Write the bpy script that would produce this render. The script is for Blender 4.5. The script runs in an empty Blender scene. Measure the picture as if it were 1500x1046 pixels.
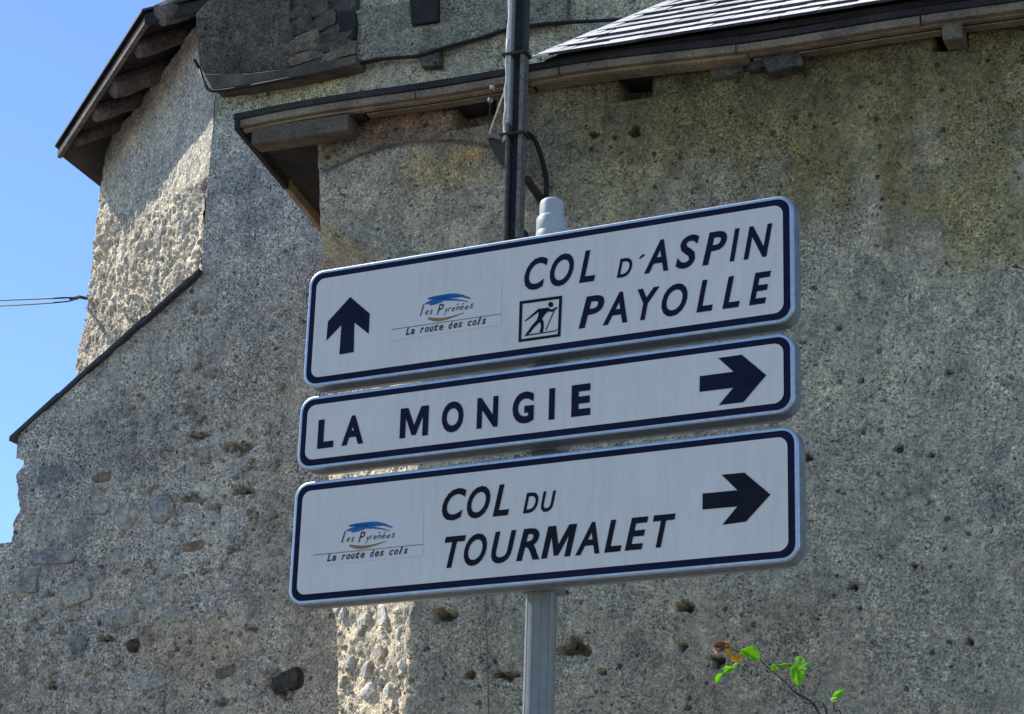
import bpy, bmesh, math, random
import numpy as np
from mathutils import Vector, Matrix

scene = bpy.context.scene
col = scene.collection
random.seed(7)
rng = np.random.default_rng(7)
R_ = math.radians

# ------------------------------------------------------------------ camera
FPX, PITCH, ROLL = 3315.85, R_(19.3076), R_(1.8683)
CAM = np.array([0.0, 0.0, 1.6])
cF = np.array([0, math.cos(PITCH), math.sin(PITCH)])
cR = np.array([1.0, 0, 0]); cU = np.cross(cR, cF)
cR, cU = math.cos(ROLL)*cR + math.sin(ROLL)*cU, -math.sin(ROLL)*cR + math.cos(ROLL)*cU
cam_d = bpy.data.cameras.new('camera')
cam_d.sensor_width = 36.0
cam_d.lens = FPX/1500*36
cam_d.clip_end = 2000
cam = bpy.data.objects.new('camera', cam_d)
col.objects.link(cam)
m = Matrix.Identity(4)
for i in range(3):
    m[i][0], m[i][1], m[i][2], m[i][3] = cR[i], cU[i], -cF[i], CAM[i]
cam.matrix_world = m
scene.camera = cam

# ------------------------------------------------------------------ sky, sun, exposure
SUN_AZ, SUN_EL = 30.0, 46.0          # azimuth counted from -x towards +y
world = bpy.data.worlds.new('World')
scene.world = world
world.use_nodes = True
wn = world.node_tree
sky = wn.nodes.new('ShaderNodeTexSky')
sky.sky_type = 'NISHITA'
sky.sun_disc = False
sky.sun_elevation = R_(SUN_EL)
sky.sun_rotation = R_(-(90-SUN_AZ))
sky.air_density = 1.0
sky.dust_density = 0.0
sky.ozone_density = 5.5
sky.altitude = 900
wn.links.new(sky.outputs[0], wn.nodes['Background'].inputs[0])
wn.nodes['Background'].inputs[1].default_value = 0.15
sun_d = bpy.data.lights.new('sun', 'SUN')
sun_d.energy = 5.0
sun_d.angle = R_(0.5)
sun_d.color = (1.0, 0.95, 0.87)
sun = bpy.data.objects.new('sun', sun_d)
col.objects.link(sun)
to_sun = Vector((-math.cos(R_(SUN_AZ))*math.cos(R_(SUN_EL)), math.sin(R_(SUN_AZ))*math.cos(R_(SUN_EL)), math.sin(R_(SUN_EL))))
sun.rotation_euler = to_sun.to_track_quat('Z', 'Y').to_euler()
sun.location = (-20, 10, 30)
vs = scene.view_settings
vs.view_transform = 'Standard'
vs.look = 'None'
vs.gamma = 1.0
vs.use_curve_mapping = False
vs.exposure = 0.5

# ------------------------------------------------------------------ geometry helpers
Z = np.array([0, 0, 1.0])
def ray(x, y): return cF + cR*(x-750)/FPX - cU*(y-523)/FPX
def project(P):
    P = np.asarray(P, float) - CAM
    d = P @ cF
    return 750 + FPX*(P @ cR)/d, 523 - FPX*(P @ cU)/d

class Plane:
    """vertical wall plane: u runs along it to the right, n faces the street"""
    def __init__(self, o, yaw):
        self.o = np.array([o[0], o[1], 0.0]); self.yaw = yaw
        self.u = np.array([math.cos(yaw), -math.sin(yaw), 0]); self.n = np.array([-math.sin(yaw), -math.cos(yaw), 0])
    def hit(self, x, y, off=0.0):
        d = ray(x, y); k = ((self.o + self.n*off - CAM) @ self.n)/(d @ self.n)
        return CAM + d*k
    def sz(self, x, y, off=0.0):
        p = self.hit(x, y, off)
        return float((p-self.o) @ self.u), float(p[2])
    def P(self, s, z, off=0.0): return self.o + self.u*s + self.n*off + Z*z

rootloc = {}
def rl(o): return rootloc.get(o.name, np.zeros(3)) if o is not None else np.zeros(3)

def props(o, label=None, cat=None, group=None, kind=None):
    if label: o['label'] = label
    if cat: o['category'] = cat
    if group: o['group'] = group
    if kind: o['kind'] = kind
    return o
def thing(name, loc, label, cat, group=None):
    o = bpy.data.objects.new(name, None); col.objects.link(o)
    o.empty_display_size = 0.2
    o.location = [float(v) for v in loc]
    rootloc[o.name] = np.array(loc, float)
    return props(o, label, cat, group)

class MB:
    def __init__(self): self.v = []; self.f = []
    def add(self, verts, faces):
        b = len(self.v); self.v += [tuple(map(float, p)) for p in verts]; self.f += [tuple(i+b for i in f) for f in faces]
        return self
    def box(self, c, ax, ay, az):
        """centre and three half-axis vectors"""
        c, ax, ay, az = map(lambda q: np.asarray(q, float), (c, ax, ay, az))
        vs_ = [c+ax*i+ay*j+az*k for k in (-1, 1) for j in (-1, 1) for i in (-1, 1)]
        return self.add(vs_, [(0, 2, 3, 1), (4, 5, 7, 6), (0, 1, 5, 4), (2, 6, 7, 3), (0, 4, 6, 2), (1, 3, 7, 5)])
    def prism(self, poly, d):
        """polygon (list of 3d points) extruded by vector d"""
        n = len(poly); poly = [np.asarray(p, float) for p in poly]; d = np.asarray(d, float)
        return self.add(poly + [p+d for p in poly], [tuple(range(n)), tuple(range(2*n-1, n-1, -1))] + [(i, i+n, (i+1) % n+n, (i+1) % n) for i in range(n)])
    def tube(self, pts, r, seg=8, cap=True):
        pts = [np.asarray(p, float) for p in pts]; n = len(pts)
        rs = r if isinstance(r, (list, tuple)) else [r]*n
        verts = []; faces = []
        ref = None
        for i, p in enumerate(pts):
            t = pts[min(i+1, n-1)] - pts[max(i-1, 0)]; t = t/np.linalg.norm(t)
            if ref is None:
                ref = np.cross(t, Z if abs(t[2]) < .9 else np.array([1., 0, 0]))
            a = ref - t*(ref @ t); a /= np.linalg.norm(a); b = np.cross(t, a); ref = a
            for k in range(seg):
                th = 2*math.pi*k/seg
                verts.append(p + (a*math.cos(th)+b*math.sin(th))*rs[i])
        for i in range(n-1):
            for k in range(seg):
                faces.append((i*seg+k, i*seg+(k+1) % seg, (i+1)*seg+(k+1) % seg, (i+1)*seg+k))
        if cap: faces += [tuple(range(seg))[::-1], tuple(range((n-1)*seg, n*seg))]
        return self.add(verts, faces)
    def build(self, name, mat, parent=None, smooth=False, loc=None, bevel=0):
        base = rl(parent) if parent is not None else (np.asarray(loc, float) if loc is not None else np.zeros(3))
        me = bpy.data.meshes.new(name)
        V = np.asarray(self.v) - base
        me.from_pydata(V.tolist(), [], self.f); me.update()
        if smooth: me.polygons.foreach_set('use_smooth', [True]*len(me.polygons))
        me.materials.append(mat)
        o = bpy.data.objects.new(name, me); col.objects.link(o)
        if parent is not None:
            o.parent = parent; rootloc[o.name] = base
        else:
            o.location = base.tolist(); rootloc[o.name] = base
        if bevel:
            b = o.modifiers.new('bevel', 'BEVEL'); b.width = bevel; b.segments = 2; b.limit_method = 'ANGLE'
        return o
def spline(pts, n=8):
    """Catmull-Rom through points"""
    P = [np.asarray(p, float) for p in pts]; P = [2*P[0]-P[1]] + P + [2*P[-1]-P[-2]]
    out = []
    for i in range(1, len(P)-2):
        for k in range(n):
            t = k/n; a, b, c, d = P[i-1:i+3]
            out.append(.5*((2*b)+(-a+c)*t+(2*a-5*b+4*c-d)*t*t+(-a+3*b-3*c+d)*t**3))
    out.append(P[-2]); return out

# numpy value noise -------------------------------------------------
def _hash(ix, iy, iz, seed):
    h = (ix.astype(np.int64)*374761393 + iy.astype(np.int64)*668265263 + iz.astype(np.int64)*2147483647 + seed*974711) & 0xffffffff
    h = ((h ^ (h >> 13))*1274126177) & 0xffffffff
    return ((h ^ (h >> 16)) & 0xffff)/65535.0
def vnoise(P, scale, seed=0):
    Q = P*scale; I = np.floor(Q); f = Q-I; f = f*f*(3-2*f); I = I.astype(np.int64)
    r = 0
    for dx in (0, 1):
        for dy in (0, 1):
            for dz in (0, 1):
                w = (f[:, 0] if dx else 1-f[:, 0])*(f[:, 1] if dy else 1-f[:, 1])*(f[:, 2] if dz else 1-f[:, 2])
                r = r + w*_hash(I[:, 0]+dx, I[:, 1]+dy, I[:, 2]+dz, seed)
    return r
def fbm(P, scale, oct=4, seed=0, gain=.5):
    r = 0; a = 1; t = 0
    for i in range(oct):
        r = r + a*vnoise(P, scale*2.03**i, seed+i*17); t += a; a *= gain
    return r/t - .5
def sstep(x, a, b):
    t = np.clip((x-a)/(b-a), 0, 1); return t*t*(3-2*t)

# ------------------------------------------------------------------ materials
def new_mat(name):
    mt = bpy.data.materials.new(name); mt.use_nodes = True
    nt = mt.node_tree; return mt, nt, nt.nodes['Principled BSDF']
def ramp(nt, stops, interp='LINEAR'):
    r = nt.nodes.new('ShaderNodeValToRGB'); r.color_ramp.interpolation = interp
    e = r.color_ramp.elements
    while len(e) < len(stops): e.new(.5)
    for el, (p, c) in zip(e, stops):
        el.position = p; el.color = (*c, 1) if len(c) == 3 else c
    return r
def noise_node(nt, coord, scale, detail=5, rough=.6, dist=0):
    n = nt.nodes.new('ShaderNodeTexNoise'); n.inputs['Scale'].default_value = scale
    n.inputs['Detail'].default_value = detail; n.inputs['Roughness'].default_value = rough; n.inputs['Distortion'].default_value = dist
    nt.links.new(coord, n.inputs['Vector']); return n
def mixc(nt, mode, fac, a, b):
    mx = nt.nodes.new('ShaderNodeMix'); mx.data_type = 'RGBA'; mx.blend_type = mode
    for sock, val in ((0, fac), (6, a), (7, b)):
        if hasattr(val, 'is_linked') or isinstance(val, bpy.types.NodeSocket): nt.links.new(val, mx.inputs[sock])
        else: mx.inputs[sock].default_value = val if sock == 0 else (*val, 1)
    return mx.outputs[2]
def coords(nt): return nt.nodes.new('ShaderNodeTexCoord').outputs['Object']

def roughcast(name, grain=.55, pits=.8, bumpd=.012, gscale=85, mott=.8):
    """weathered roughcast render: vertex tint carries stains and some painted light and shade, nodes give sand grain, pits, drips, hair cracks"""
    mt, nt, bs = new_mat(name); co = coords(nt); L = nt.links
    at = nt.nodes.new('ShaderNodeAttribute'); at.attribute_name = 'tint'
    c = at.outputs['Color']
    def mod(node, stops, k):
        nonlocal c
        r_ = ramp(nt, stops); L.new(node, r_.inputs[0]); c = mixc(nt, 'MULTIPLY', k, c, r_.outputs[0]); return r_
    # worn patches: where the skin of the render is smooth and where it has gone coarse
    wear = noise_node(nt, co, 2.6, 4, .65, .6)
    wr = ramp(nt, [(.40, (.45,)*3), (.60, (1,)*3)]); L.new(wear.outputs[0], wr.inputs[0])
    big = noise_node(nt, co, 4.2, 5, .66, 1.0)
    mod(big.outputs[0], [(.34, (.70, .70, .73)), (.5, (1, 1, 1)), (.66, (1.22, 1.18, 1.1))], .9)
    mid = noise_node(nt, co, 17, 4, .72, 1.2)
    mod(mid.outputs[0], [(.35, (.60, .60, .62)), (.5, (1, 1, 1)), (.65, (1.3, 1.27, 1.2))], mott)
    # rain drips, drawn out downwards
    mp = nt.nodes.new('ShaderNodeMapping'); mp.inputs['Scale'].default_value = (4, 4, 1.1); L.new(co, mp.inputs[0])
    dr = noise_node(nt, mp.outputs[0], 2.2, 4, .7, .4)
    mod(dr.outputs[0], [(.36, (.72, .72, .72)), (.52, (1, 1, 1)), (.68, (1.12, 1.1, 1.06))], .5)
    # sand grain, stronger where worn
    g = noise_node(nt, co, gscale, 3, .7)
    gr = ramp(nt, [(.36, (1-grain*.8,)*3), (.5, (1, 1, 1)), (.64, (1+grain*.8,)*3)]); L.new(g.outputs[0], gr.inputs[0])
    c = mixc(nt, 'MULTIPLY', wr.outputs[0], c, gr.outputs[0])
    # sand pebbles, each its own tone
    v = nt.nodes.new('ShaderNodeTexVoronoi'); v.inputs['Scale'].default_value = 60; L.new(co, v.inputs['Vector'])
    vb = nt.nodes.new('ShaderNodeSeparateColor'); L.new(v.outputs['Color'], vb.inputs[0])
    mod(vb.outputs[0], [(.0, (.66, .65, .66)), (.4, (.98, .98, .98)), (.92, (1.1, 1.08, 1.04)), (1., (1.7, 1.65, 1.55))], .55)
    # scattered pits of two sizes
    hts = []
    for sc, lo, hi in ((24, .86, .34), (48, .74, .34), (95, .6, .36)):
        p = nt.nodes.new('ShaderNodeTexVoronoi'); p.inputs['Scale'].default_value = sc
        wv = noise_node(nt, co, sc*1.7, 2, .5); ad = nt.nodes.new('ShaderNodeVectorMath'); ad.operation = 'MULTIPLY_ADD'
        ad.inputs[1].default_value = (.035, .035, .02); L.new(wv.outputs['Color'], ad.inputs[0]); L.new(co, ad.inputs[2]); L.new(ad.outputs[0], p.inputs['Vector'])
        sp = nt.nodes.new('ShaderNodeSeparateColor'); L.new(p.outputs['Color'], sp.inputs[0])
        th = nt.nodes.new('ShaderNodeMapRange'); th.inputs[1].default_value = lo; th.inputs[2].default_value = 1.0; th.inputs[3].default_value = 0.0; th.inputs[4].default_value = hi; L.new(sp.outputs[1], th.inputs[0])
        df = nt.nodes.new('ShaderNodeMath'); df.operation = 'SUBTRACT'; L.new(p.outputs['Distance'], df.inputs[0]); L.new(th.outputs[0], df.inputs[1])
        r_ = mod(df.outputs[0], [(.0, (.20, .195, .195)), (.09, (1, 1, 1))], pits); hts.append(r_)
    # hair cracks
    ck = nt.nodes.new('ShaderNodeTexVoronoi'); ck.feature = 'DISTANCE_TO_EDGE'; ck.inputs['Scale'].default_value = 1.15
    wv = noise_node(nt, co, 3.5, 4, .7); ad = nt.nodes.new('ShaderNodeVectorMath'); ad.operation = 'MULTIPLY_ADD'; ad.inputs[1].default_value = (.55,)*3
    L.new(wv.outputs['Color'], ad.inputs[0]); L.new(co, ad.inputs[2]); L.new(ad.outputs[0], ck.inputs['Vector'])
    ckr = ramp(nt, [(.0, (.3, .3, .3)), (.006, (1, 1, 1))]); L.new(ck.outputs['Distance'], ckr.inputs[0])
    ckm = ramp(nt, [(.5, (0, 0, 0)), (.58, (1, 1, 1))]); L.new(big.outputs[0], ckm.inputs[0])
    c = mixc(nt, 'MULTIPLY', ckm.outputs[0], c, ckr.outputs[0])
    L.new(c, bs.inputs['Base Color'])
    bs.inputs['Roughness'].default_value = .95; bs.inputs['Specular IOR Level'].default_value = .15
    h = nt.nodes.new('ShaderNodeMath'); h.operation = 'MULTIPLY_ADD'; h.inputs[1].default_value = .6; L.new(g.outputs[0], h.inputs[0]); L.new(mid.outputs[0], h.inputs[2])
    for r_ in hts:
        h2 = nt.nodes.new('ShaderNodeMath'); h2.operation = 'MULTIPLY_ADD'; h2.inputs[1].default_value = .35; L.new(r_.outputs[0], h2.inputs[0]); L.new(h.outputs[0], h2.inputs[2]); h = h2
    bp = nt.nodes.new('ShaderNodeBump'); bp.inputs['Strength'].default_value = .9; bp.inputs['Distance'].default_value = bumpd
    L.new(h.outputs[0], bp.inputs['Height']); L.new(bp.outputs[0], bs.inputs['Normal'])
    return mt

def wood(name, base, dark, axis_scale, rough=.85, streak=1.0):
    mt, nt, bs = new_mat(name); L = nt.links
    mp = nt.nodes.new('ShaderNodeMapping'); L.new(coords(nt), mp.inputs[0])
    mp.inputs['Rotation'].default_value = (0, 0, axis_scale[3]); mp.inputs['Scale'].default_value = axis_scale[:3]
    n = noise_node(nt, mp.outputs[0], 9, 7, .68, .4)
    r = ramp(nt, [(.3, dark), (.55, base), (.75, tuple(min(1, x*1.5) for x in base))]); L.new(n.outputs[0], r.inputs[0])
    n2 = noise_node(nt, coords(nt), 3.5, 4, .6)
    r2 = ramp(nt, [(.35, (.55, .55, .58)), (.65, (1.15, 1.1, 1.0))]); L.new(n2.outputs[0], r2.inputs[0])
    L.new(mixc(nt, 'MULTIPLY', streak, r.outputs[0], r2.outputs[0]), bs.inputs['Base Color'])
    bs.inputs['Roughness'].default_value = rough; bs.inputs['Specular IOR Level'].default_value = .25
    bp = nt.nodes.new('ShaderNodeBump'); bp.inputs['Strength'].default_value = .5; bp.inputs['Distance'].default_value = .006
    L.new(n.outputs[0], bp.inputs['Height']); L.new(bp.outputs[0], bs.inputs['Normal'])
    return mt

def speckled(name, base, var=.35, scale=30, rough=.9, metal=0, bumpd=.003, spec=.3, rnd=None):
    mt, nt, bs = new_mat(name); L = nt.links; co = coords(nt)
    n = noise_node(nt, co, scale, 6, .65)
    r = ramp(nt, [(.3, tuple(x*(1-var) for x in base)), (.5, base), (.72, tuple(min(1, x*(1+var)) for x in base))]); L.new(n.outputs[0], r.inputs[0])
    oi = nt.nodes.new('ShaderNodeObjectInfo')
    rr = ramp(nt, [(0, (.72, .72, .74)), (1, (1.25, 1.22, 1.18))]); L.new(oi.outputs['Random'], rr.inputs[0])
    L.new(mixc(nt, 'MULTIPLY', (.8 if bumpd == .003 else .0) if rnd is None else rnd, r.outputs[0], rr.outputs[0]), bs.inputs['Base Color'])
    bs.inputs['Roughness'].default_value = rough; bs.inputs['Metallic'].default_value = metal; bs.inputs['Specular IOR Level'].default_value = spec
    if bumpd:
        bp = nt.nodes.new('ShaderNodeBump'); bp.inputs['Strength'].default_value = .6; bp.inputs['Distance'].default_value = bumpd
        L.new(n.outputs[0], bp.inputs['Height']); L.new(bp.outputs[0], bs.inputs['Normal'])
    return mt

M = {}
M['render_b'] = roughcast('roughcast_front_house', .85, .8, .014, 90)
M['render_c'] = roughcast('roughcast_gabled_wall', .95, .8, .016, 80)
M['render_a'] = roughcast('rubble_render', .9, .5, .03, 60)
def stone_mat(name, base, scale=55):
    mt, nt, bs = new_mat(name); L = nt.links
    co = nt.nodes.new('ShaderNodeNewGeometry').outputs['Position']
    n = noise_node(nt, co, scale, 6, .75)
    r = ramp(nt, [(.34, tuple(x*.5 for x in base)), (.5, base), (.66, tuple(min(1, x*1.5) for x in base))]); L.new(n.outputs[0], r.inputs[0])
    n2 = noise_node(nt, co, 14, 4, .6, .5)
    r2 = ramp(nt, [(.36, (.62, .61, .62)), (.64, (1.25, 1.22, 1.15))]); L.new(n2.outputs[0], r2.inputs[0])
    oi = nt.nodes.new('ShaderNodeObjectInfo')
    rr = ramp(nt, [(0, (.75, .75, .77)), (1, (1.22, 1.2, 1.14))]); L.new(oi.outputs['Random'], rr.inputs[0])
    c = mixc(nt, 'MULTIPLY', .9, r.outputs[0], r2.outputs[0]); c = mixc(nt, 'MULTIPLY', .8, c, rr.outputs[0])
    L.new(c, bs.inputs['Base Color']); bs.inputs['Roughness'].default_value = .93; bs.inputs['Specular IOR Level'].default_value = .15
    bp = nt.nodes.new('ShaderNodeBump'); bp.inputs['Strength'].default_value = .8; bp.inputs['Distance'].default_value = .008
    L.new(n.outputs[0], bp.inputs['Height']); L.new(bp.outputs[0], bs.inputs['Normal'])
    return mt
M['stone_grey'] = stone_mat('stone_grey', (.42, .385, .32))
M['stone_blue'] = stone_mat('stone_blue_grey', (.31, .30, .28))
M['stone_brown'] = stone_mat('stone_brown', (.24, .185, .13))
M['stone_dark'] = stone_mat('stone_dark', (.075, .066, .055))
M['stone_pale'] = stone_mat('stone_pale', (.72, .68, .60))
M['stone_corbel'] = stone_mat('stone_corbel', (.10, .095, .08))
M['slate'] = speckled('roof_slate', (.64, .63, .61), .3, 25, .55, 0, .003, .5)
M['slate_dark'] = speckled('coping_slate', (.045, .045, .052), .3, 25, .7, 0, .003, .4)
M['wood_dark'] = wood('old_dark_wood', (.05, .045, .045), (.018, .017, .018), (1.2, 14, 14, R_(23)))
M['wood_plate'] = wood('limewashed_dark_timber', (.085, .085, .08), (.03, .031, .034), (2.0, 9, 9, R_(26)))
M['wood_grey'] = wood('weathered_grey_wood', (.30, .24, .165), (.10, .082, .062), (1.0, 16, 16, R_(23)))
M['wood_grey2'] = wood('dark_grey_timber', (.17, .135, .10), (.06, .05, .042), (1.0, 16, 16, R_(26)))
M['wood_tan'] = wood('weathered_tan_wood', (.42, .33, .22), (.16, .13, .095), (16, 1.2, 16, R_(23)))
M['wood_log'] = wood('old_log_wood', (.17, .14, .13), (.06, .05, .05), (3, 3, 3, 0))
M['navy_film'] = speckled('navy_retroreflective_film', (.008, .010, .032), .25, 8, .6, 0, 0, .12)
M['black_film'] = speckled('black_film', (.009, .010, .016), .2, 8, .6, 0, 0, .12)
def sign_white():
    mt, nt, bs = new_mat('white_retroreflective_film'); L = nt.links; co = coords(nt)
    n = noise_node(nt, co, 2.2, 5, .6)
    r = ramp(nt, [(.3, (.72, .65, .56)), (.7, (.79, .715, .62))]); L.new(n.outputs[0], r.inputs[0])
    # faint rain streaks and dust
    mp = nt.nodes.new('ShaderNodeMapping'); mp.inputs['Scale'].default_value = (22, 22, 1.6); L.new(co, mp.inputs[0])
    s = noise_node(nt, mp.outputs[0], 2, 6, .7)
    sr = ramp(nt, [(.3, (.88, .87, .85)), (.55, (1, 1, 1))]); L.new(s.outputs[0], sr.inputs[0])
    d = noise_node(nt, co, 90, 3, .7)
    dr = ramp(nt, [(.28, (.8, .79, .77)), (.42, (1, 1, 1))]); L.new(d.outputs[0], dr.inputs[0])
    c = mixc(nt, 'MULTIPLY', .6, r.outputs[0], sr.outputs[0]); c = mixc(nt, 'MULTIPLY', .5, c, dr.outputs[0])
    L.new(c, bs.inputs['Base Color']); bs.inputs['Roughness'].default_value = .42; bs.inputs['Specular IOR Level'].default_value = .4
    return mt
M['white_film'] = sign_white()
M['sticker'] = speckled('logo_sticker_white', (.735, .67, .59), .04, 6, .5, 0, 0, .4)
M['logo_blue'] = speckled('logo_blue', (.012, .11, .32), .3, 60, .5, 0, 0)
M['logo_ochre'] = speckled('logo_ochre', (.28, .17, .04), .3, 60, .5, 0, 0)
M['logo_ink'] = speckled('logo_ink', (.03, .028, .026), .3, 60, .5, 0, 0)
M['rule_grey'] = speckled('rule_grey', (.2, .2, .2), .2, 60, .5, 0, 0)
M['aluminium'] = speckled('brushed_aluminium', (.46, .49, .53), .15, 40, .42, .8, .0008)
M['panel_side'] = speckled('dull_aluminium_edge', (.21, .225, .235), .3, 30, .55, .3, .001, .4, 0)
M['galvanised'] = speckled('grey_painted_mast', (.21, .205, .18), .15, 20, .35, 0, .0008, .5)
M['cap_white'] = speckled('white_plastic_cap', (.40, .42, .405), .05, 20, .4, 0, 0, .5)
M['mast_paint'] = speckled('old_blue_black_paint', (.028, .027, .030), .7, 45, .8, 0, .002, .25)
M['mast_worn'] = speckled('worn_grey_steel', (.16, .145, .125), .6, 40, .75, 0, .002, .3)
M['mast_sunlit'] = speckled('pale_sunlit_flange', (.55, .53, .49), .35, 60, .7, 0, .002, .3)
M['black_cable'] = speckled('black_cable', (.012, .012, .013), .3, 40, .6, 0, 0)
M['grey_cable'] = speckled('pale_cable_sheath', (.55, .52, .46), .3, 60, .6, 0, 0)
M['rust'] = speckled('rusty_steel', (.06, .045, .038), .5, 50, .8, .2, .002)
M['stem'] = speckled('vine_stem', (.06, .05, .035), .35, 60, .8)
def leaf_mat(name, colr, tr):
    mt, nt, bs = new_mat(name); L = nt.links; co = coords(nt)
    n = noise_node(nt, co, 60, 4, .6)
    r = ramp(nt, [(.35, tuple(x*.55 for x in colr)), (.65, tuple(min(1, x*1.3) for x in colr))]); L.new(n.outputs[0], r.inputs[0])
    L.new(r.outputs[0], bs.inputs['Base Color']); bs.inputs['Roughness'].default_value = .45
    t = nt.nodes.new('ShaderNodeBsdfTranslucent'); t.inputs[0].default_value = (*tr, 1)
    mx = nt.nodes.new('ShaderNodeMixShader'); mx.inputs[0].default_value = .55
    L.new(bs.outputs[0], mx.inputs[1]); L.new(t.outputs[0], mx.inputs[2])
    L.new(mx.outputs[0], nt.nodes['Material Output'].inputs[0]); return mt
M['leaf_green'] = leaf_mat('leaf_green', (.20, .40, .02), (.55, .95, .03))
M['leaf_yellow'] = leaf_mat('leaf_yellowing', (.55, .36, .03), (.95, .62, .04))
M['leaf_brown'] = leaf_mat('leaf_withered', (.22, .10, .05), (.4, .2, .08))

# ------------------------------------------------------------------ planes of the place
SIGN = Plane((0, 8.0), R_(27.4112))
PB = Plane((CAM+ray(750, 523)*11/ray(750, 523)[1]), R_(23))
PC = Plane((CAM+ray(400, 400)*13/ray(400, 400)[1]), R_(26))
E0 = PC.hit(305, 265)
PA = Plane(E0, R_(62))
PS = Plane(PB.hit(600, 950), R_(23+38))        # sunlit turned-in corner strip of the front house

# ------------------------------------------------------------------ ground
gm, nt, bs = new_mat('asphalt')
n = noise_node(nt, coords(nt), 60, 6, .7); r = ramp(nt, [(.3, (.09, .088, .083)), (.7, (.17, .165, .155))]); nt.links.new(n.outputs[0], r.inputs[0])
nt.links.new(r.outputs[0], bs.inputs['Base Color']); bs.inputs['Roughness'].default_value = .95
g = MB().add([(-400, -400, 0), (400, -400, 0), (400, 400, 0), (-400, 400, 0)], [(0, 1, 2, 3)]).build('ground', gm)
props(g, kind='structure')

# ------------------------------------------------------------------ wall sheets
def holes_h(px, py, holes):
    """depth (negative) of recesses drawn at their place; px,py = where each vertex shows"""
    h = np.zeros(len(px))
    for (x, y, rx, ry, dep, kind) in holes:
        if kind == 'o':
            wob = 1 + .28*np.sin(3*np.arctan2(py-y, px-x)+x) + .16*np.sin(5*np.arctan2(py-y, px-x)+y)
            r = np.hypot((px-x)/rx, (py-y)/ry)/wob
            h -= dep*2.4*(1-sstep(r, .82, 1.02))
        else:
            r = np.maximum(np.abs(px-x)/rx, np.abs(py-y+.16*(px-x))/ry)
            h -= dep*(1-sstep(r, .88, 1.02))
    return h

def sheet(name, mat, parent, cols, rows_fn, pos_fn, disp_fn, tint_fn, extra=None):
    """cols: list of column params; rows_fn(c) -> z list (same length); pos_fn(c,z)-> point,normal"""
    nz = len(rows_fn(cols[0])); nc = len(cols)
    P = np.zeros((nc*nz, 3)); N = np.zeros((nc*nz, 3))
    for i, c in enumerate(cols):
        zs = rows_fn(c)
        for j, z in enumerate(zs):
            p, nn = pos_fn(c, z); P[i*nz+j] = p; N[i*nz+j] = nn
    px, py = project(P)
    h = disp_fn(P, px, py)
    Q = P + N*h[:, None]
    tint = tint_fn(P, px, py)
    i, j = np.meshgrid(np.arange(nc-1), np.arange(nz-1), indexing='ij')
    a = (i*nz+j).ravel(); F = np.stack([a, a+nz, a+nz+1, a+1], 1).tolist()
    mb = MB(); mb.v = Q.tolist(); mb.f = F
    nextra = 0
    if extra:
        ev, ef = extra(Q.reshape(nc, nz, 3)); b = len(mb.v); nextra = len(ev)
        mb.v += [tuple(map(float, p)) for p in ev]; mb.f += [tuple(k+b for k in f) for f in ef]
    o = mb.build(name, mat, parent, smooth=True)
    at = o.data.color_attributes.new('tint', 'FLOAT_COLOR', 'POINT')
    T = np.ones((len(mb.v), 4)); T[:len(tint), :3] = tint
    if nextra: T[len(tint):, :3] = tint.mean(0)
    at.data.foreach_set('color', T.ravel().astype(np.float32))
    return o

def blot(px, py, x, y, rx, ry, P, seed, soft=.9):
    d = np.hypot((px-x)/rx, (py-y)/ry) + fbm(P, 7, 4, seed)*1.1
    return (1-sstep(d, 1-soft*.6, 1+soft*.4))[:, None]
WARM = np.array([1.22, 1.06, .80])
def lerp(c, m, k): return c*(1-m)+np.array(k)*m

# ================================================================== house behind (tower with turned facet, gabled wall)
ZE = 8.33                    # eave height of the rear house
OV = 0.37                    # its overhang
PITCH_A = R_(28)
ZE1, ZE2 = 8.57, 8.31      # the eave is not level: front corner, far corner
ZT_A = ZE1 + .17
rear = thing('stone_house', (float(E0[0]), float(E0[1]), 0), 'tall grey roughcast stone house with turned corner facet and dark timber eaves against the sky', 'house')
sE = float((E0-PC.o) @ PC.u)

def coping_z(s):
    """top of the sloping wall left of the corner, in the PC plane"""
    s1, z1 = PC.sz(293, 402); s2, z2 = PC.sz(25, 637)
    return z1 + (s-s1)*(z2-z1)/(s2-s1)
sD0, _ = PC.sz(29, 720)
ZV_C = 3.2
ZLE = PC.sz(29, 795)[1]; ZLT = PC.sz(29, 672)[1]

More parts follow.
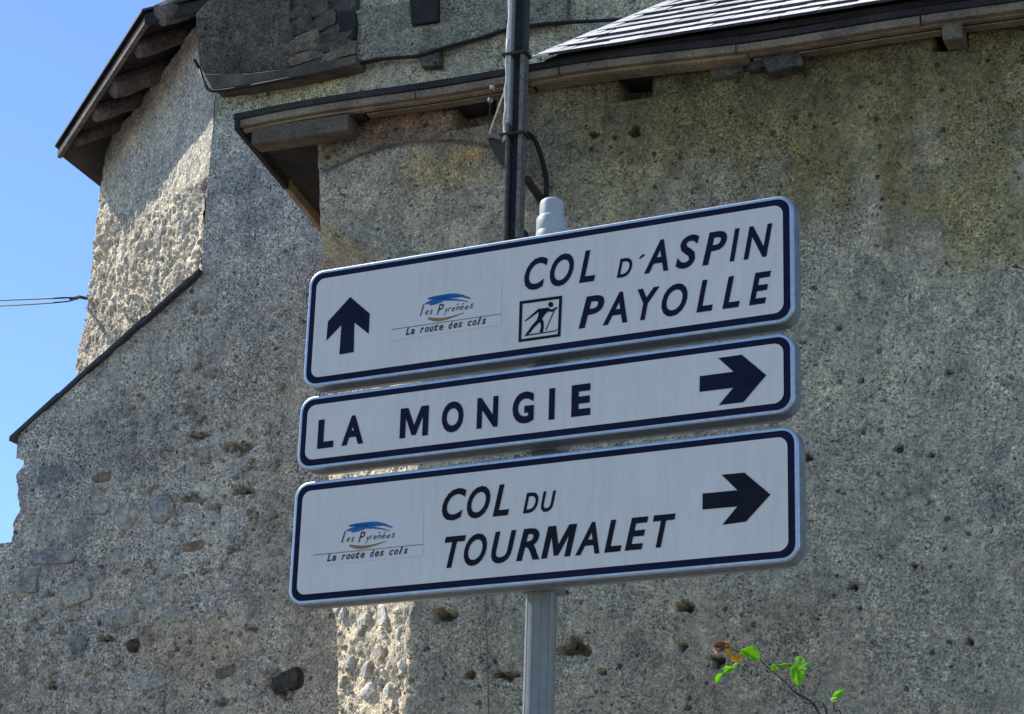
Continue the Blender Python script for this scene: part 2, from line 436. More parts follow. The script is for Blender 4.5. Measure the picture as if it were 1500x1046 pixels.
def tint_c(P, px, py):
    T = np.tile(np.array([.225, .218, .212]), (len(P), 1))
    n = fbm(P, 2.2, 5, 3)[:, None]
    T = T*(1+n*.55)
    # upper smooth render, greener towards the eave of the front house
    up = sstep(430-py, 0, 160)[:, None]*np.ones((1, 1))
    T = lerp(T, up*.8, (.225, .228, .235))
    T = lerp(T, sstep(px-300, 0, 120)[:, None]*sstep(240-py, 0, 60)[:, None]*.75, (.23, .222, .165))
    T = lerp(T, blot(px, py, 460, 150, 170, 40, P, 91)*.35, (.2, .205, .13))
    # pale mortar band under the coping
    dist = (py-(402-(px-293)*.877))
    band = (1-sstep(np.abs(dist-52+fbm(P, 5, 3, 8)*60), 22, 48))[:, None]*(px < 296)[:, None]
    T = lerp(T, band*.55, (.25, .245, .235))
    # brown warm stains low, damp dark ones
    T = lerp(T, sstep(py-760, 0, 220)[:, None]*(.35+fbm(P, 3, 4, 5)[:, None]).clip(0, 1)*.9, (.20, .172, .14))
    T = lerp(T, blot(px, py, 270, 950, 90, 40, P, 14)*.5, (.21, .16, .115))
    T = lerp(T, blot(px, py, 190, 640, 110, 60, P, 15)*.45, (.125, .12, .125))
    T = lerp(T, blot(px, py, 75, 690, 60, 30, P, 16)*.5, (.12, .14, .17))
    T = lerp(T, blot(px, py, 430, 800, 60, 130, P, 17)*.4, (.2, .185, .16))
    T = lerp(T, blot(px, py, 355, 262, 32, 24, P, 18)*.5, (.13, .135, .15))
    return T*2.05*np.array([1.15, 1.05, .88])
holes_c = [(293, 638, 16, 4, .05, 'o'), (350, 655, 22, 7, .06, 'o'), (352, 717, 16, 6, .05, 'o'), (193, 945, 9, 8, .02, 'o'),
           (418, 999, 29, 19, .02, 'o'), (75, 1005, 6, 6, .05, 'o'), (318, 744, 5, 4, .04, 'o'), (282, 728, 14, 7, .03, 'o'),
           (298, 836, 11, 3, .03, 'o'), (155, 936, 10, 4, .04, 'o'), (365, 920, 12, 2.5, .03, 'o'), (341, 806, 5, 4, .03, 'o'), (70, 870, 8, 4, .03, 'o'), (505-480+300, 1030, 8, 4, .03, 'o')]
def disp_c(P, px, py):
    rough = sstep(py-380, 0, 120)
    h = fbm(P, 1.1, 3, 21)*.05 + fbm(P, 9, 4, 22)*(.012+.022*rough) + fbm(P, 45, 3, 23)*(.006+.010*rough)
    return h + holes_h(px, py, holes_c)

# the part right of the corner (up to the eave) ---------------------
sC1, _ = PC.sz(830, 400)
colsC = list(np.arange(sE, sC1, .014)) + [sC1+.5, sC1+1.5, sC1+3.0]
rowsC = [0, 1.2, 2.4] + list(np.arange(ZV_C, ZT_A, .014)) + [ZT_A]
wall_c = sheet('wall', M['render_c'], rear, colsC, lambda c: rowsC, lambda s, z: (PC.P(s, z), PC.n), disp_c, tint_c)
# the part left of the corner, below the sloping coping ---------------
colsD = list(np.arange(sD0-.4, sE, .014)) + [sE]
nD = 330
def rowsD(s):
    zt = coping_z(s)-.02
    return [0, 1.2, 2.4] + list(np.linspace(ZV_C, zt, nD))
def extraD(G):
    # top, left end and back so that the wall has its thickness
    back = G[:, -1] - PC.n*.5; lb = G[0] - PC.n*.5
    v = list(G[:, -1]) + list(back) + list(G[0]) + list(lb)
    nc, nz = G.shape[:2]; f = []
    for i in range(nc-1): f.append((i, i+1, nc+i+1, nc+i))
    o = 2*nc
    for j in range(nz-1): f.append((o+j, o+j+1, o+nz+j+1, o+nz+j))
    bl = len(v); v += [lb[0], lb[-1], back[-1], PC.P(sE, 0, -.5)]
    f.append((bl, bl+1, bl+2, bl+3))
    return v, f
def pos_d(s, z):
    # ragged left end
    e = sD0 + .018*math.sin(z*19+1) + .012*math.sin(z*43) if ZLE < z < ZLT else (sD0-.05 if z >= ZLT else sD0-.4)
    return PC.P(max(s, e), z), PC.n
wall_d = sheet('gable_wall', M['render_c'], rear, colsD, rowsD, pos_d, disp_c, tint_c, extraD)

# sunlit turned facet -------------------------------------------------
sA0 = PA.sz(132, 400)[0]
zlean = [PA.sz(149, 280), PA.sz(116, 540)]
def tint_a(P, px, py):
    T = np.tile(np.array([.30, .285, .25]), (len(P), 1))*(1+fbm(P, 3, 5, 31)[:, None]*.6)
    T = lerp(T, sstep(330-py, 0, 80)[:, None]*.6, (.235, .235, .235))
    T = lerp(T, blot(px, py, 145, 475, 22, 45, P, 32)*.65, (.13, .125, .12))
    T = lerp(T, blot(px, py, 128, 290, 18, 200, P, 33)*.4, (.36, .33, .27))
    return T*2.3*np.array([1.13, 1.04, .90])
def disp_a(P, px, py):
    w = sstep(py-230, 0, 60)
    return fbm(P, 2, 3, 41)*.05 + fbm(P*np.array([1, 1, .75]), 14, 4, 42, .62)*(.02+.05*w) + fbm(P, 55, 3, 43)*(.006+.016*w)
def sA(z):
    (s1, z1), (s2, z2) = zlean
    return s2 + (z-z2)*(s1-s2)/(z1-z2)
def pos_a(t, z):
    s = sA(z)*(1-t)
    return PA.P(s, z), PA.n
zA_top = ZT_A
def rowsA(t):
    zt = ZE1+.17 + (ZE2-ZE1)*(1-t)
    return [0, 2.5, 4.2] + list(np.linspace(4.9, zt, 290))
colsA = list(np.linspace(0, 1, 150))
# next facet round the corner goes back out of sight
A1t = PA.P(sA(ZT_A), ZT_A); A1b = PA.P(sA(0), 0)
bk = np.array([math.cos(R_(67)), math.sin(R_(67)), 0])
def extraA(G):
    v = list(G[0]) + [p + bk*2.2 for p in G[0]]; nz = G.shape[1]
    return v, [(j, j+1, nz+j+1, nz+j) for j in range(nz-1)]
wall_a = sheet('facet_wall', M['render_a'], rear, colsA, rowsA, pos_a, disp_a, tint_a, extraA)
# unseen back walls
V0 = E0*np.array([1, 1, 0]); VA = A1t*np.array([1, 1, 0]); VA2 = VA + bk*2.2
V1 = PC.P(sC1+3.0, 0); V2 = V1 - PC.n*4.5; V3 = VA2 + PC.u*.8 - PC.n*.9
mb = MB()
for a, b in ((V1, V2), (V2, V3), (V3, VA2)):
    mb.add([a, b, b+Z*(ZE2+.1), a+Z*(ZE2+.1)], [(0, 1, 2, 3)])
bw = mb.build('back_wall', M['stone_grey'], rear)

# ---- roof of the rear house: hipped slab over the plan polygon -------
plan = [V1, V0, VA, VA2, V3, V2]     # runs clockwise from the front right
def offset_poly(poly, d):
    out = []; n = len(poly); cen = sum(poly)/n
    for i in range(n):
        p0, p1, p2 = poly[i-1], poly[i], poly[(i+1) % n]
        def nrm(a, b):
            t = (b-a)/np.linalg.norm(b-a); q = np.array([t[1], -t[0], 0])
            return q if q @ ((a+b)/2-cen) > 0 else -q
        n1, n2 = nrm(p0, p1), nrm(p1, p2); bi = (n1+n2)/(1+n1 @ n2)
        out.append(p1+bi*d)
    return out
eaveA = offset_poly(plan, OV)
cen = sum(plan)/len(plan)
apex = cen + Z*(ZE1+1.6)
for k_, (px_, py_) in ((1, (213, 29)), (2, (85, 225))): eaveA[k_] = PA.hit(px_, py_, OV)
zev = [ZE1, eaveA[1][2], eaveA[2][2], ZE2, ZE2, ZE2]
eaveA = [p*np.array([1, 1, 0]) for p in eaveA]
roofA = MB()
n = len(eaveA); lo = [p+Z*z for p, z in zip(eaveA, zev)]; hi = [p+Z*.05 for p in lo]
roofA.add(lo+hi+[apex, apex+Z*.06], [(i, (i+1) % n, 2*n) for i in range(n)] + [(n+(i+1) % n, n+i, 2*n+1) for i in range(n)] + [(i, n+i, n+(i+1) % n, (i+1) % n) for i in range(n)])
roof_a = roofA.build('roof', M['wood_dark'], rear)
sl = MB(); hi2 = [p+(p-cen)/np.linalg.norm(p-cen)*.03+Z*(z+.055) for p, z in zip(eaveA, zev)]; hi3 = [p+Z*.018 for p in hi2]
sl.add(hi2+hi3+[apex+Z*.07, apex+Z*.09], [(i, (i+1) % n, 2*n) for i in range(n)] + [(n+(i+1) % n, n+i, 2*n+1) for i in range(n)] + [(i, n+i, n+(i+1) % n, (i+1) % n) for i in range(n)])
sl.build('slate_cover', M['slate_dark'], roof_a)
# fascia boards on the two visible eaves
for i0, i1, mt in ((1, 2, 'wood_tan'), (0, 1, 'wood_dark')):
    a, b = lo[i0], lo[i1]; t = (b-a)/np.linalg.norm(b-a); q = np.array([t[1], -t[0], 0]); q = q if q @ ((a+b)/2-cen) > 0 else -q
    mid = (a+b)/2 + Z*(-.005) - q*.012
    MB().box(mid, (b-a)/2, q*.016, Z*.028).build('fascia_board', M['wood_log'] if i0 == 1 else M[mt], roof_a)
# round log rafters under the facet eave
L_A = np.linalg.norm(eaveA[2]-eaveA[1])
tA = (eaveA[2]-eaveA[1])/L_A
slope = math.tan(math.atan2(apex[2]-ZE, np.linalg.norm((cen-(eaveA[1]+eaveA[2])/2)[:2])))
for k, (px_, py_) in enumerate(((231, 57), (197, 102), (162, 147), (136, 184), (109, 214))):
    p = PA.hit(px_, py_, OV*.86); s = float((p-PA.o) @ PA.u); r0 = (.085, .07, .085, .07, .05)[k]
    ka = float((p-eaveA[1]) @ tA)/L_A
    zed = zev[1]+(zev[2]-zev[1])*ka + .05*slope - r0*.8
    p0 = PA.P(s, zed, OV*.86); p1 = PA.P(s+.02, zed+slope*(OV*.86+.25), -.25)
    MB().tube(spline([p0, p0*.55+p1*.45+Z*.006, p1], 3), [r0*.9]+[r0*(1+.06*math.sin(i*2+k)) for i in range(5)]+[r0], 12).build('rafter', M['wood_log'], roof_a, smooth=False)

# ---- coping of the sloping wall: row of dark slates ------------------
cop = MB()
s_l, s_r = sD0-.10, sE+.01
pl = [PC.P(s_l, coping_z(s_l)-.022, .045), PC.P(s_r, coping_z(s_r)-.022, .045), PC.P(s_r, coping_z(s_r)+.012, .045), PC.P(s_l, coping_z(s_l)+.012, .045)]
step = .31; k = 0; s = s_l
while s < s_r-.02:
    e = min(s+step+.03, s_r); zc = coping_z
    jit = random.uniform(-.006, .006); o_ = .045+random.uniform(-.012, .012)
    poly = [PC.P(s, zc(s)-.024+jit, o_), PC.P(e, zc(e)-.012+jit, o_), PC.P(e, zc(e)+.018+jit, o_), PC.P(s, zc(s)+.006+jit, o_)]
    MB().prism(poly, -PC.n*.58).build('coping_slate', M['slate_dark'], wall_d)
    s += step

# ---- projecting timber and masonry band under the front eave --------
def band(name, mat, pts, off, parent):
    """polygon given where it shows, standing proud of the wall"""
    poly = [PC.hit(x, y, off) for x, y in pts]
    return MB().prism(poly, -PC.n*(off+.08)).build(name, mat, parent, bevel=.008)
o_ = band('cornice', M['render_c'], [(287, 50), (292, 96), (302, 112), (365, 107), (424, 99), (424, -30), (330, -30), (287, 20)], .09, wall_c)
at = o_.data.color_attributes.new('tint', 'FLOAT_COLOR', 'POINT')
for d in at.data: d.color = (.14, .12, .09, 1)
band('wall_plate', M['wood_grey2'], [(298, 108), (311, 131), (365, 124), (424, 114), (470, 105), (521, 93), (521, 80), (470, 91), (424, 99), (365, 107)], .135, wall_c)
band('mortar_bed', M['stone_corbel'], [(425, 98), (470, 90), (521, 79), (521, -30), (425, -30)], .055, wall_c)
# rubble stones of the band
def stone_mesh(name, seed, sub=2, sq=.0):
    bm = bmesh.new(); bmesh.ops.create_icosphere(bm, subdivisions=sub, radius=1.0)
    r_ = np.random.default_rng(seed)
    off = r_.uniform(-9, 9, 3)
    for v in bm.verts:
        p = np.array(v.co); k = 1 + (vnoise((p+off)[None]*1.0, 1.3, seed)[0]-.5)*.75
        q = np.sign(p)*np.abs(p)**(1-sq)
        v.co = Vector(q/np.linalg.norm(q)**(.6)*k)
    me = bpy.data.meshes.new(name); bm.to_mesh(me); bm.free()
    me.polygons.foreach_set('use_smooth', [sub > 1]*len(me.polygons)); return me
def block_mesh(seed):
    bm = bmesh.new(); bmesh.ops.create_cube(bm, size=1.7); bmesh.ops.subdivide_edges(bm, edges=bm.edges[:], cuts=1, use_grid_fill=True)
    r_ = np.random.default_rng(seed)
    for v in bm.verts:
        p = np.array(v.co); q = p/np.linalg.norm(p); p = p*.62+q*.42
        v.co = Vector(p*(1+r_.uniform(-.2, .16)))
    me = bpy.data.meshes.new('stone_shape'); bm.to_mesh(me); bm.free(); return me
SM = [block_mesh(100+i) for i in range(4)] + [stone_mesh('stone_shape', 104+i, 2, .3) for i in range(2)]
for i in range(6):
    SM[i].materials.append(M['stone_grey'])
def stone(pl, x, y, rx, ry, mat, parent, proud=.02, ang=0., which=None, name='stone', off=0.):
    p = pl.hit(x, y, off); d = np.linalg.norm(p-CAM); k = d/FPX
    me = SM[which if which is not None else random.randrange(6)]
    o = bpy.data.objects.new(name, me); col.objects.link(o); o.parent = parent
    c, s_ = math.cos(ang), math.sin(ang)
    X = pl.u*c+Z*s_; Y = -pl.u*s_+Z*c
    hx, hy = rx*k*1.08, ry*k*1.02
    mat4 = Matrix.Identity(4); loc = p - pl.n*.0 - rl(parent)
    for i in range(3):
        mat4[i][0], mat4[i][1], mat4[i][2], mat4[i][3] = X[i]*hx, Y[i]*hy, pl.n[i]*proud, loc[i]
    o.matrix_local = mat4
    if o.material_slots:
        o.material_slots[0].link = 'OBJECT'; o.material_slots[0].material = M[mat]
    return o
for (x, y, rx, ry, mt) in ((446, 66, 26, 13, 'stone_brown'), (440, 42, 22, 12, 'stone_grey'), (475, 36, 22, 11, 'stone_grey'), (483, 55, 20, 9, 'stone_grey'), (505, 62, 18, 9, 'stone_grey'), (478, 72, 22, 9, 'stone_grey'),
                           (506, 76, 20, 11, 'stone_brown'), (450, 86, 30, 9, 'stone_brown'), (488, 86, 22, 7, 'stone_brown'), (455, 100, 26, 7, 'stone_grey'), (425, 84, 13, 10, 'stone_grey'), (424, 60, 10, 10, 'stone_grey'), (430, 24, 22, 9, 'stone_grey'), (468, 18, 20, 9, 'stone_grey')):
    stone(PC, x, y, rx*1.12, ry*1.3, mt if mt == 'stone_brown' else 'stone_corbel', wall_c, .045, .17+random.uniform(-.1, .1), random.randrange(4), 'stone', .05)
# plaster of the band further right
def strip_band():
    pts_lo = [(418, 113), (480, 103), (522, 92), (560, 84), (612, 81), (650, 70), (745, 42), (830, 30)]
    pts_hi = [(418, 34), (480, 22), (522, 14), (560, 8), (612, -2), (650, -8), (745, -26), (830, -40)]
    poly = [PC.hit(x, y, .05) for x, y in pts_lo] + [PC.hit(x, y, .05) for x, y in reversed(pts_hi)]
    o = MB().prism(poly, -PC.n*.12).build('cornice', M['render_c'], wall_c, bevel=.012)
    at = o.data.color_attributes.new('tint', 'FLOAT_COLOR', 'POINT')
    for d in at.data: d.color = (.33, .30, .22, 1)
strip_band()
for (pts, mt) in (([(494, 20), (519, 16), (521, 36), (519, 56), (505, 60), (497, 50), (492, 34)], 'wood_dark'), ([(599, -4), (641, -9), (641, 30), (622, 33), (602, 36)], 'wood_dark')):
    band('beam_end', M[mt], pts, .085, wall_c)
o_ = band('plaster_patch', M['render_c'], [(612, 74), (642, 68), (643, 95), (616, 98)], .068, wall_c)
at = o_.data.color_attributes.new('tint', 'FLOAT_COLOR', 'POINT')
for d in at.data: d.color = (.13, .125, .095, 1)

# ---- stones bedded in the gabled wall -------------------------------
for (x, y, rx, ry, mt, a) in ((146, 745, 17, 10, 'stone_grey', -.1), (187, 757, 20, 19, 'stone_grey', .5), (236, 746, 22, 20, 'stone_blue', .2), (121, 779, 24, 17, 'stone_grey', .2),
                              (75, 816, 45, 12, 'stone_blue', -.08), (70, 697, 34, 15, 'stone_blue', .1), (113, 868, 24, 21, 'stone_grey', .3), (42, 852, 18, 20, 'stone_grey', 0), (178, 905, 26, 14, 'stone_grey', .1),
                              (300, 670, 10, 11, 'stone_grey', 0), (80, 922, 10, 8, 'stone_grey', .2), (194, 946, 11, 9, 'stone_dark', .4), (418, 999, 24, 16, 'stone_dark', .3), (253, 905, 24, 9, 'stone_grey', 0),
                              (115, 945, 15, 13, 'stone_blue', .2), (60, 770, 14, 9, 'stone_grey', .1), (285, 800, 17, 8, 'stone_brown', .1), (225, 1000, 26, 11, 'stone_grey', .1), (330, 985, 17, 9, 'stone_brown', .2), (90, 660, 14, 6, 'stone_grey', .3), (150, 700, 16, 8, 'stone_brown', 0)):
    stone(PC, x, y, rx, ry, mt, wall_d if x < 300 else wall_c, .021, a)
# pale stones showing in the sunlit facet
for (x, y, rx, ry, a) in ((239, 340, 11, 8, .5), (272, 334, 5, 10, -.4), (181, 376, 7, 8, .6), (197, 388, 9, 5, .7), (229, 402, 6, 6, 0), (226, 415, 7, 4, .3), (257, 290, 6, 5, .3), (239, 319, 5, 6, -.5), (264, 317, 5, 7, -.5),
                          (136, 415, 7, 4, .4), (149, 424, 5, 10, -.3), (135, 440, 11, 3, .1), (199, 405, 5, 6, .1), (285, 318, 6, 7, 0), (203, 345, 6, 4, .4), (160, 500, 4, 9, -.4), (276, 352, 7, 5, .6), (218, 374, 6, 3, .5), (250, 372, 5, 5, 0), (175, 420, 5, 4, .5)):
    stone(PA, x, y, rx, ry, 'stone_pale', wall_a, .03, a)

def rubble(name, pl, poly_px, count, parent, mat, rmin, rmax, seed, off=.0, elong=1.6, tilt=.6):
    """small chips of stone pressed in the render, too small to pick apart"""
    r_ = np.random.default_rng(seed); mb = MB()
    bm = bmesh.new(); bmesh.ops.create_icosphere(bm, subdivisions=1, radius=1.0)
    bv = np.array([v.co[:] for v in bm.verts]); bf = [tuple(v.index for v in f.verts) for f in bm.faces]; bm.free()
    xs = [p[0] for p in poly_px]; ys = [p[1] for p in poly_px]; k = 0
    def inside(x, y):
        c = False; n = len(poly_px)
        for i in range(n):
            (x1, y1), (x2, y2) = poly_px[i], poly_px[(i+1) % n]
            if (y1 > y) != (y2 > y) and x < (x2-x1)*(y-y1)/(y2-y1)+x1: c = not c
        return c
    while k < count:
        x, y = r_.uniform(min(xs), max(xs)), r_.uniform(min(ys), max(ys))
        if not inside(x, y): continue
        k += 1
        p = pl.hit(x, y, off); a = r_.normal(tilt, .5); r = rmin+(rmax-rmin)*r_.random()**2.2
        X = pl.u*math.cos(a)+Z*math.sin(a); Y = -pl.u*math.sin(a)+Z*math.cos(a)
        jv = bv*(1+r_.uniform(-.28, .28, (len(bv), 1)))
        mb.add(p + jv[:, :1]*X*r*r_.uniform(1, elong) + jv[:, 1:2]*Y*r*.75 + jv[:, 2:]*pl.n*r*.95, bf)
    o = mb.build(name, mat, parent, smooth=False); props(o, kind='stuff'); return o
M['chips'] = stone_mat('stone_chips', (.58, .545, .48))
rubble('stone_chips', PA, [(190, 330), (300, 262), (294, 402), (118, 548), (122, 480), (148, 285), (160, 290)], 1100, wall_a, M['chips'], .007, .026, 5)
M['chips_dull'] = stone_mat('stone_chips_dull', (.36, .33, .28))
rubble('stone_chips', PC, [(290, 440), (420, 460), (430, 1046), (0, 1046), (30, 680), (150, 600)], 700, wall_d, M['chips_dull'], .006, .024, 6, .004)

# ================================================================== front house
BASEB = PB.P(0.6, 0)
front = thing('stone_house', BASEB, 'moss-stained grey roughcast house with lit slate roof and sagging timber eave, behind the signs', 'house')
OVB = .16
ZEB = float(PB.hit(342, 175, OVB)[2])
ZWB = ZEB - .03
S_B = PB.sz(600, 950)[0]
sLb = PS.sz(493, 950); sLt = PS.sz(472, 400)
pLb = PB.sz(494, 950); pLt = PB.sz(468, 300)
ZK0, ZK1 = PB.sz(470, 395)[1], PB.sz(470, 355)[1]
sR, _ = PB.sz(1500, 500)
def strip_left(z): return sLb[0] + (z-sLb[1])*(sLt[0]-sLb[0])/(sLt[1]-sLb[1])
rowsB = [0, 1.2, 2.3] + list(np.arange(3.15, ZWB, .0115)) + [ZWB]
colsB = list(np.linspace(-1, 0, 44)) + list(np.arange(.0115, sR-S_B+.25, .0115)) + [sR-S_B+1.0, sR-S_B+2.2]
PSo = PB.P(S_B, 0)
def pos_b(c, z):
    if c <= 0:
        # turned-in corner, dying out into the flat wall below the eave
        w = 1-max(0, min(1, (z-ZK0)/(ZK1-ZK0) + c*3.06 + 2.18))
        w = w*w*(3-2*w)
        sl = pLb[0]+(z-pLb[1])*(pLt[0]-pLb[0])/(pLt[1]-pLb[1])
        return PS.P(-c*strip_left(z), z)*w + PB.P(S_B+(sl-S_B)*-c, z)*(1-w), (PS.n*w+PB.n*(1-w) if c < -.02 else PB.n)
    return PB.P(S_B+c, z), PB.n
def tint_b(P, px, py):
    T = np.tile(np.array([.205, .205, .185]), (len(P), 1))*(1+fbm(P, 2.0, 5, 51)[:, None]*.5)
    T = lerp(T, sstep(px-1000, 0, 400)[:, None]*sstep(py-330, 0, 120)[:, None]*.6, (.195, .203, .195))
    # moss and painted-in eave shade running down, in streaks
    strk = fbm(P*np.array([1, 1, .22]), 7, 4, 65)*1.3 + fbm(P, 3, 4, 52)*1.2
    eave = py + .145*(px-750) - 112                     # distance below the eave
    moss = sstep(370-eave+strk*190, 0, 260)*sstep(px-720+fbm(P, 3, 3, 53)*150, 0, 260)
    T = lerp(T, moss[:, None]*.9, (.098, .088, .040))
    T = lerp(T, blot(px, py, 1440, 320, 100, 90, P, 54)*.5, (.15, .14, .045))
    T = lerp(T, blot(px, py, 860, 250, 90, 110, P, 55)*.4, (.13, .128, .085))
    # eave shade and soot painted dark below the timbers, brown cove above the arch
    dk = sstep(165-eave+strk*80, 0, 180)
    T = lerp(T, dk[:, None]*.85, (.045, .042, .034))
    arch = 206+((px-640)/170.0)**2*45
    ab = sstep(arch-py, -3, 3)*sstep(px-462, 0, 8)*sstep(745-px, 0, 25)
    T = lerp(T, ab[:, None]*.45, (.105, .09, .075))
    T = lerp(T, (1-sstep(np.abs(py-arch), 2, 8))[:, None]*(sstep(px-468, 0, 6)*sstep(722-px, 0, 10))[:, None]*.7, (.05, .042, .038))  # soft shading band along the arch edge, put into the tint
    T = lerp(T, blot(px, py, 600, 185, 85, 34, P, 56)*.6*sstep(arch-py, -3, 3)[:, None], (.12, .072, .058))
    T = lerp(T, blot(px, py, 692, 226, 26, 12, P, 57)*.6, (.20, .11, .06))
    T = lerp(T, blot(px, py, 650, 250, 70, 40, P, 58)*.5, (.20, .155, .07))
    T = lerp(T, blot(px, py, 1100, 950, 180, 90, P, 59)*.4, (.17, .155, .13))
    T = lerp(T, blot(px, py, 680, 950, 80, 90, P, 60)*.4, (.18, .17, .15))
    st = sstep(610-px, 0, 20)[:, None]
    T = lerp(T, st*.85*sstep(py-400, 0, 30)[:, None], (.31, .30, .27))  # pale strip stone, tint raised further to add to its sunlight
    return T*2.0*np.array([1.24, 1.06, .82])
holes_b = [(929, 193, 7, 7, .10, 'o'), (869, 198, 7, 5, .09, 'o'), (648, 901, 19, 9, .07, 'o'), (842, 948, 20, 12, .06, 'o'), (745, 990, 19, 6, .06, 'o'), (690, 989, 8, 5, .05, 'o'),
           (1052, 969, 9, 8, .07, 'o'), (1005, 889, 14, 7, .05, 'o'), (1184, 671, 7, 5, .07, 'o'), (1318, 658, 6, 4, .06, 'o'), (1363, 666, 4, 4, .05, 'o'), (1262, 557, 5, 3, .05, 'o'), (1002, 948, 6, 5, .05, 'o'),
           (930, 124, 24, 19, .16, 'r'), (695, 160, 32, 22, .14, 'r'), (1392, 48, 24, 24, .14, 'r'), (723, 971, 3, 3, .04, 'o'), (885, 985, 5, 4, .04, 'o'), (1420, 940, 6, 4, .04, 'o'), (1250, 860, 7, 4, .04, 'o'), (1340, 830, 5, 4, .04, 'o'), (1390, 545, 7, 4, .03, 'o'), (1230, 480, 4, 3, .04, 'o')]
def disp_b(P, px, py):
    w = sstep(612-px, 0, 14)
    h = fbm(P, .9, 3, 61)*.05 + fbm(P, 9, 4, 62)*(.018+.045*w) + fbm(P, 45, 3, 63)*(.010+.018*w)
    arch = 206+((px-640)/170.0)**2*45
    h -= .028*sstep(arch-py, -5, 5)*sstep(px-468, 0, 8)*sstep(738-px, 0, 20)
    h += fbm(P*np.array([1, 1, 2.2]), 6, 4, 64)*.05*sstep(330-py, 0, 150)*sstep(px-900, 0, 200)
    return h + holes_h(px, py, holes_b)
def extraB(G):
    nz = G.shape[1]; depth = 2.15
    v = list(G[0]) + [p - PB.n*depth for p in G[0]]
    f = [(j, j+1, nz+j+1, nz+j) for j in range(nz-1)]
    b = len(v); r0, r1 = G[-1][0], G[-1][-1]
    v += [r0, r1, r1-PB.n*4, r0-PB.n*4]; f.append((b, b+1, b+2, b+3))
    return v, f
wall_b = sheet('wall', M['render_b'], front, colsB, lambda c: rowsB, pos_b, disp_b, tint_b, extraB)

# stones in the sunlit corner strip
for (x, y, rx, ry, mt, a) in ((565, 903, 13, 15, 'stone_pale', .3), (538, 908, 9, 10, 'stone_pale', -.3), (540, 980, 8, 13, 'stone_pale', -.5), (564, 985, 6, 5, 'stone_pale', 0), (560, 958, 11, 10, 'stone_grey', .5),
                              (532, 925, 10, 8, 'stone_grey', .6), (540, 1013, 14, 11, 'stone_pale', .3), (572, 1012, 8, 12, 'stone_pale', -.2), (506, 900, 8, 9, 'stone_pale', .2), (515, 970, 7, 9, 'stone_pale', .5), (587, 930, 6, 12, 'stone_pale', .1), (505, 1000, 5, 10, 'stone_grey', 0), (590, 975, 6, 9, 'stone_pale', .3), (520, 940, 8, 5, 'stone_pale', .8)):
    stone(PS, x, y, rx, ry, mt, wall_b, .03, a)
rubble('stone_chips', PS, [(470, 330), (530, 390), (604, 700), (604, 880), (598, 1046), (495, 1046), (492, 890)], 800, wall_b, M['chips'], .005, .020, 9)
# corbel stones and a beam end under the eave
stone(PB, 1152, 92, 30, 24, 'stone_corbel', wall_b, .09, .12, 1)
stone(PB, 1115, 92, 22, 16, 'stone_corbel', wall_b, .05, .1, 2)
stone(PB, 1068, 102, 30, 14, 'stone_corbel', wall_b, .03, .1, 3)
a = PB.hit(1398, 46, .05)
MB().box(a - PB.n*.06, PB.u*.05, PB.n*.12, Z*.07).build('beam_end', M['wood_grey'], wall_b, bevel=.012)

# ---- eave timbers ----------------------------------------------------
S_EL = PB.sz(342, 175, OVB)[0]           # left outer corner of the eave
S_ER = sR + 1.4
def sag(s): return .018*math.sin((s-S_EL)*1.15) + .008*math.sin((s-S_EL)*3.7)
roof_b = MB()
LOWP = -.18                 # the boarding falls back towards the rear house
# low pitched boarding over the overhang (underside is the soffit)
D_BACK = 2.0
v = []
ss = np.linspace(S_EL, S_ER, 40)
for s in ss: v += [PB.P(s, ZEB+sag(s), OVB), PB.P(s, ZEB+.035+sag(s), OVB), PB.P(s, ZEB+LOWP*D_BACK+.035, OVB-D_BACK), PB.P(s, ZEB+LOWP*D_BACK, OVB-D_BACK)]
fcs = []
for i in range(39):
    b = i*4
    for k in range(4): fcs.append((b+k, b+(k+1) % 4, b+4+(k+1) % 4, b+4+k))
fcs += [(0, 1, 2, 3), (39*4+3, 39*4+2, 39*4+1, 39*4)]
roof_b = roof_b.add(v, fcs).build('roof', M['wood_dark'], front)
# front fascia planks, laid end to end, and the lower rail under them
def plank(sa, sb, z0, z1, off0, off1, mat, name='fascia_board', dz=0):
    n_ = 8; v = []; f = []
    for i in range(n_+1):
        s = sa+(sb-sa)*i/n_; g_ = sag(s)+dz
        v += [PB.P(s, z0+g_, off1), PB.P(s, z1+g_, off1), PB.P(s, z1+g_, off0), PB.P(s, z0+g_, off0)]
    for i in range(n_):
        for k in range(4): f.append((i*4+k, i*4+(k+1) % 4, i*4+4+(k+1) % 4, i*4+4+k))
    f += [(0, 1, 2, 3), (n_*4+3, n_*4+2, n_*4+1, n_*4)]
    return MB().add(v, f).build(name, M[mat], roof_b, bevel=.004)
xs = [S_EL, -.55, .28, 1.25, 2.2, S_ER]
for i in range(5): plank(xs[i]+.004, xs[i+1]-.004, ZEB-.045, ZEB-.002, OVB-.045, OVB-.012+.004*(i % 2), 'wood_grey', 'fascia_board', -.004*(i % 2))
for i, (a, b) in enumerate(((S_EL+.04, -.9), (-.9, .1), (.1, 1.3), (1.3, S_ER))):
    plank(a+.003, b-.003, ZEB-.058, ZEB-.036, .075, OVB-.046, 'wood_grey' if i == 3 else 'wood_tan', 'soffit_board', .003*(i % 2))
    plank(a+.02, b-.003, ZEB-.072+(.012 if i else 0), ZEB-.05, .01, .07, 'wood_dark' if i == 0 else 'wood_grey', 'soffit_board', -.004*(i % 2))
# short dark purlin carrying the overhanging corner
a = PB.P(S_EL+.10, ZEB-.10, .06); b = PB.P(PB.sz(516, 195, .06)[0], ZEB-.10, .06)
MB().box((a+b)/2, (b-a)/2, PB.n*.06, Z*.05).build('purlin', M['wood_grey2'], roof_b, bevel=.006)
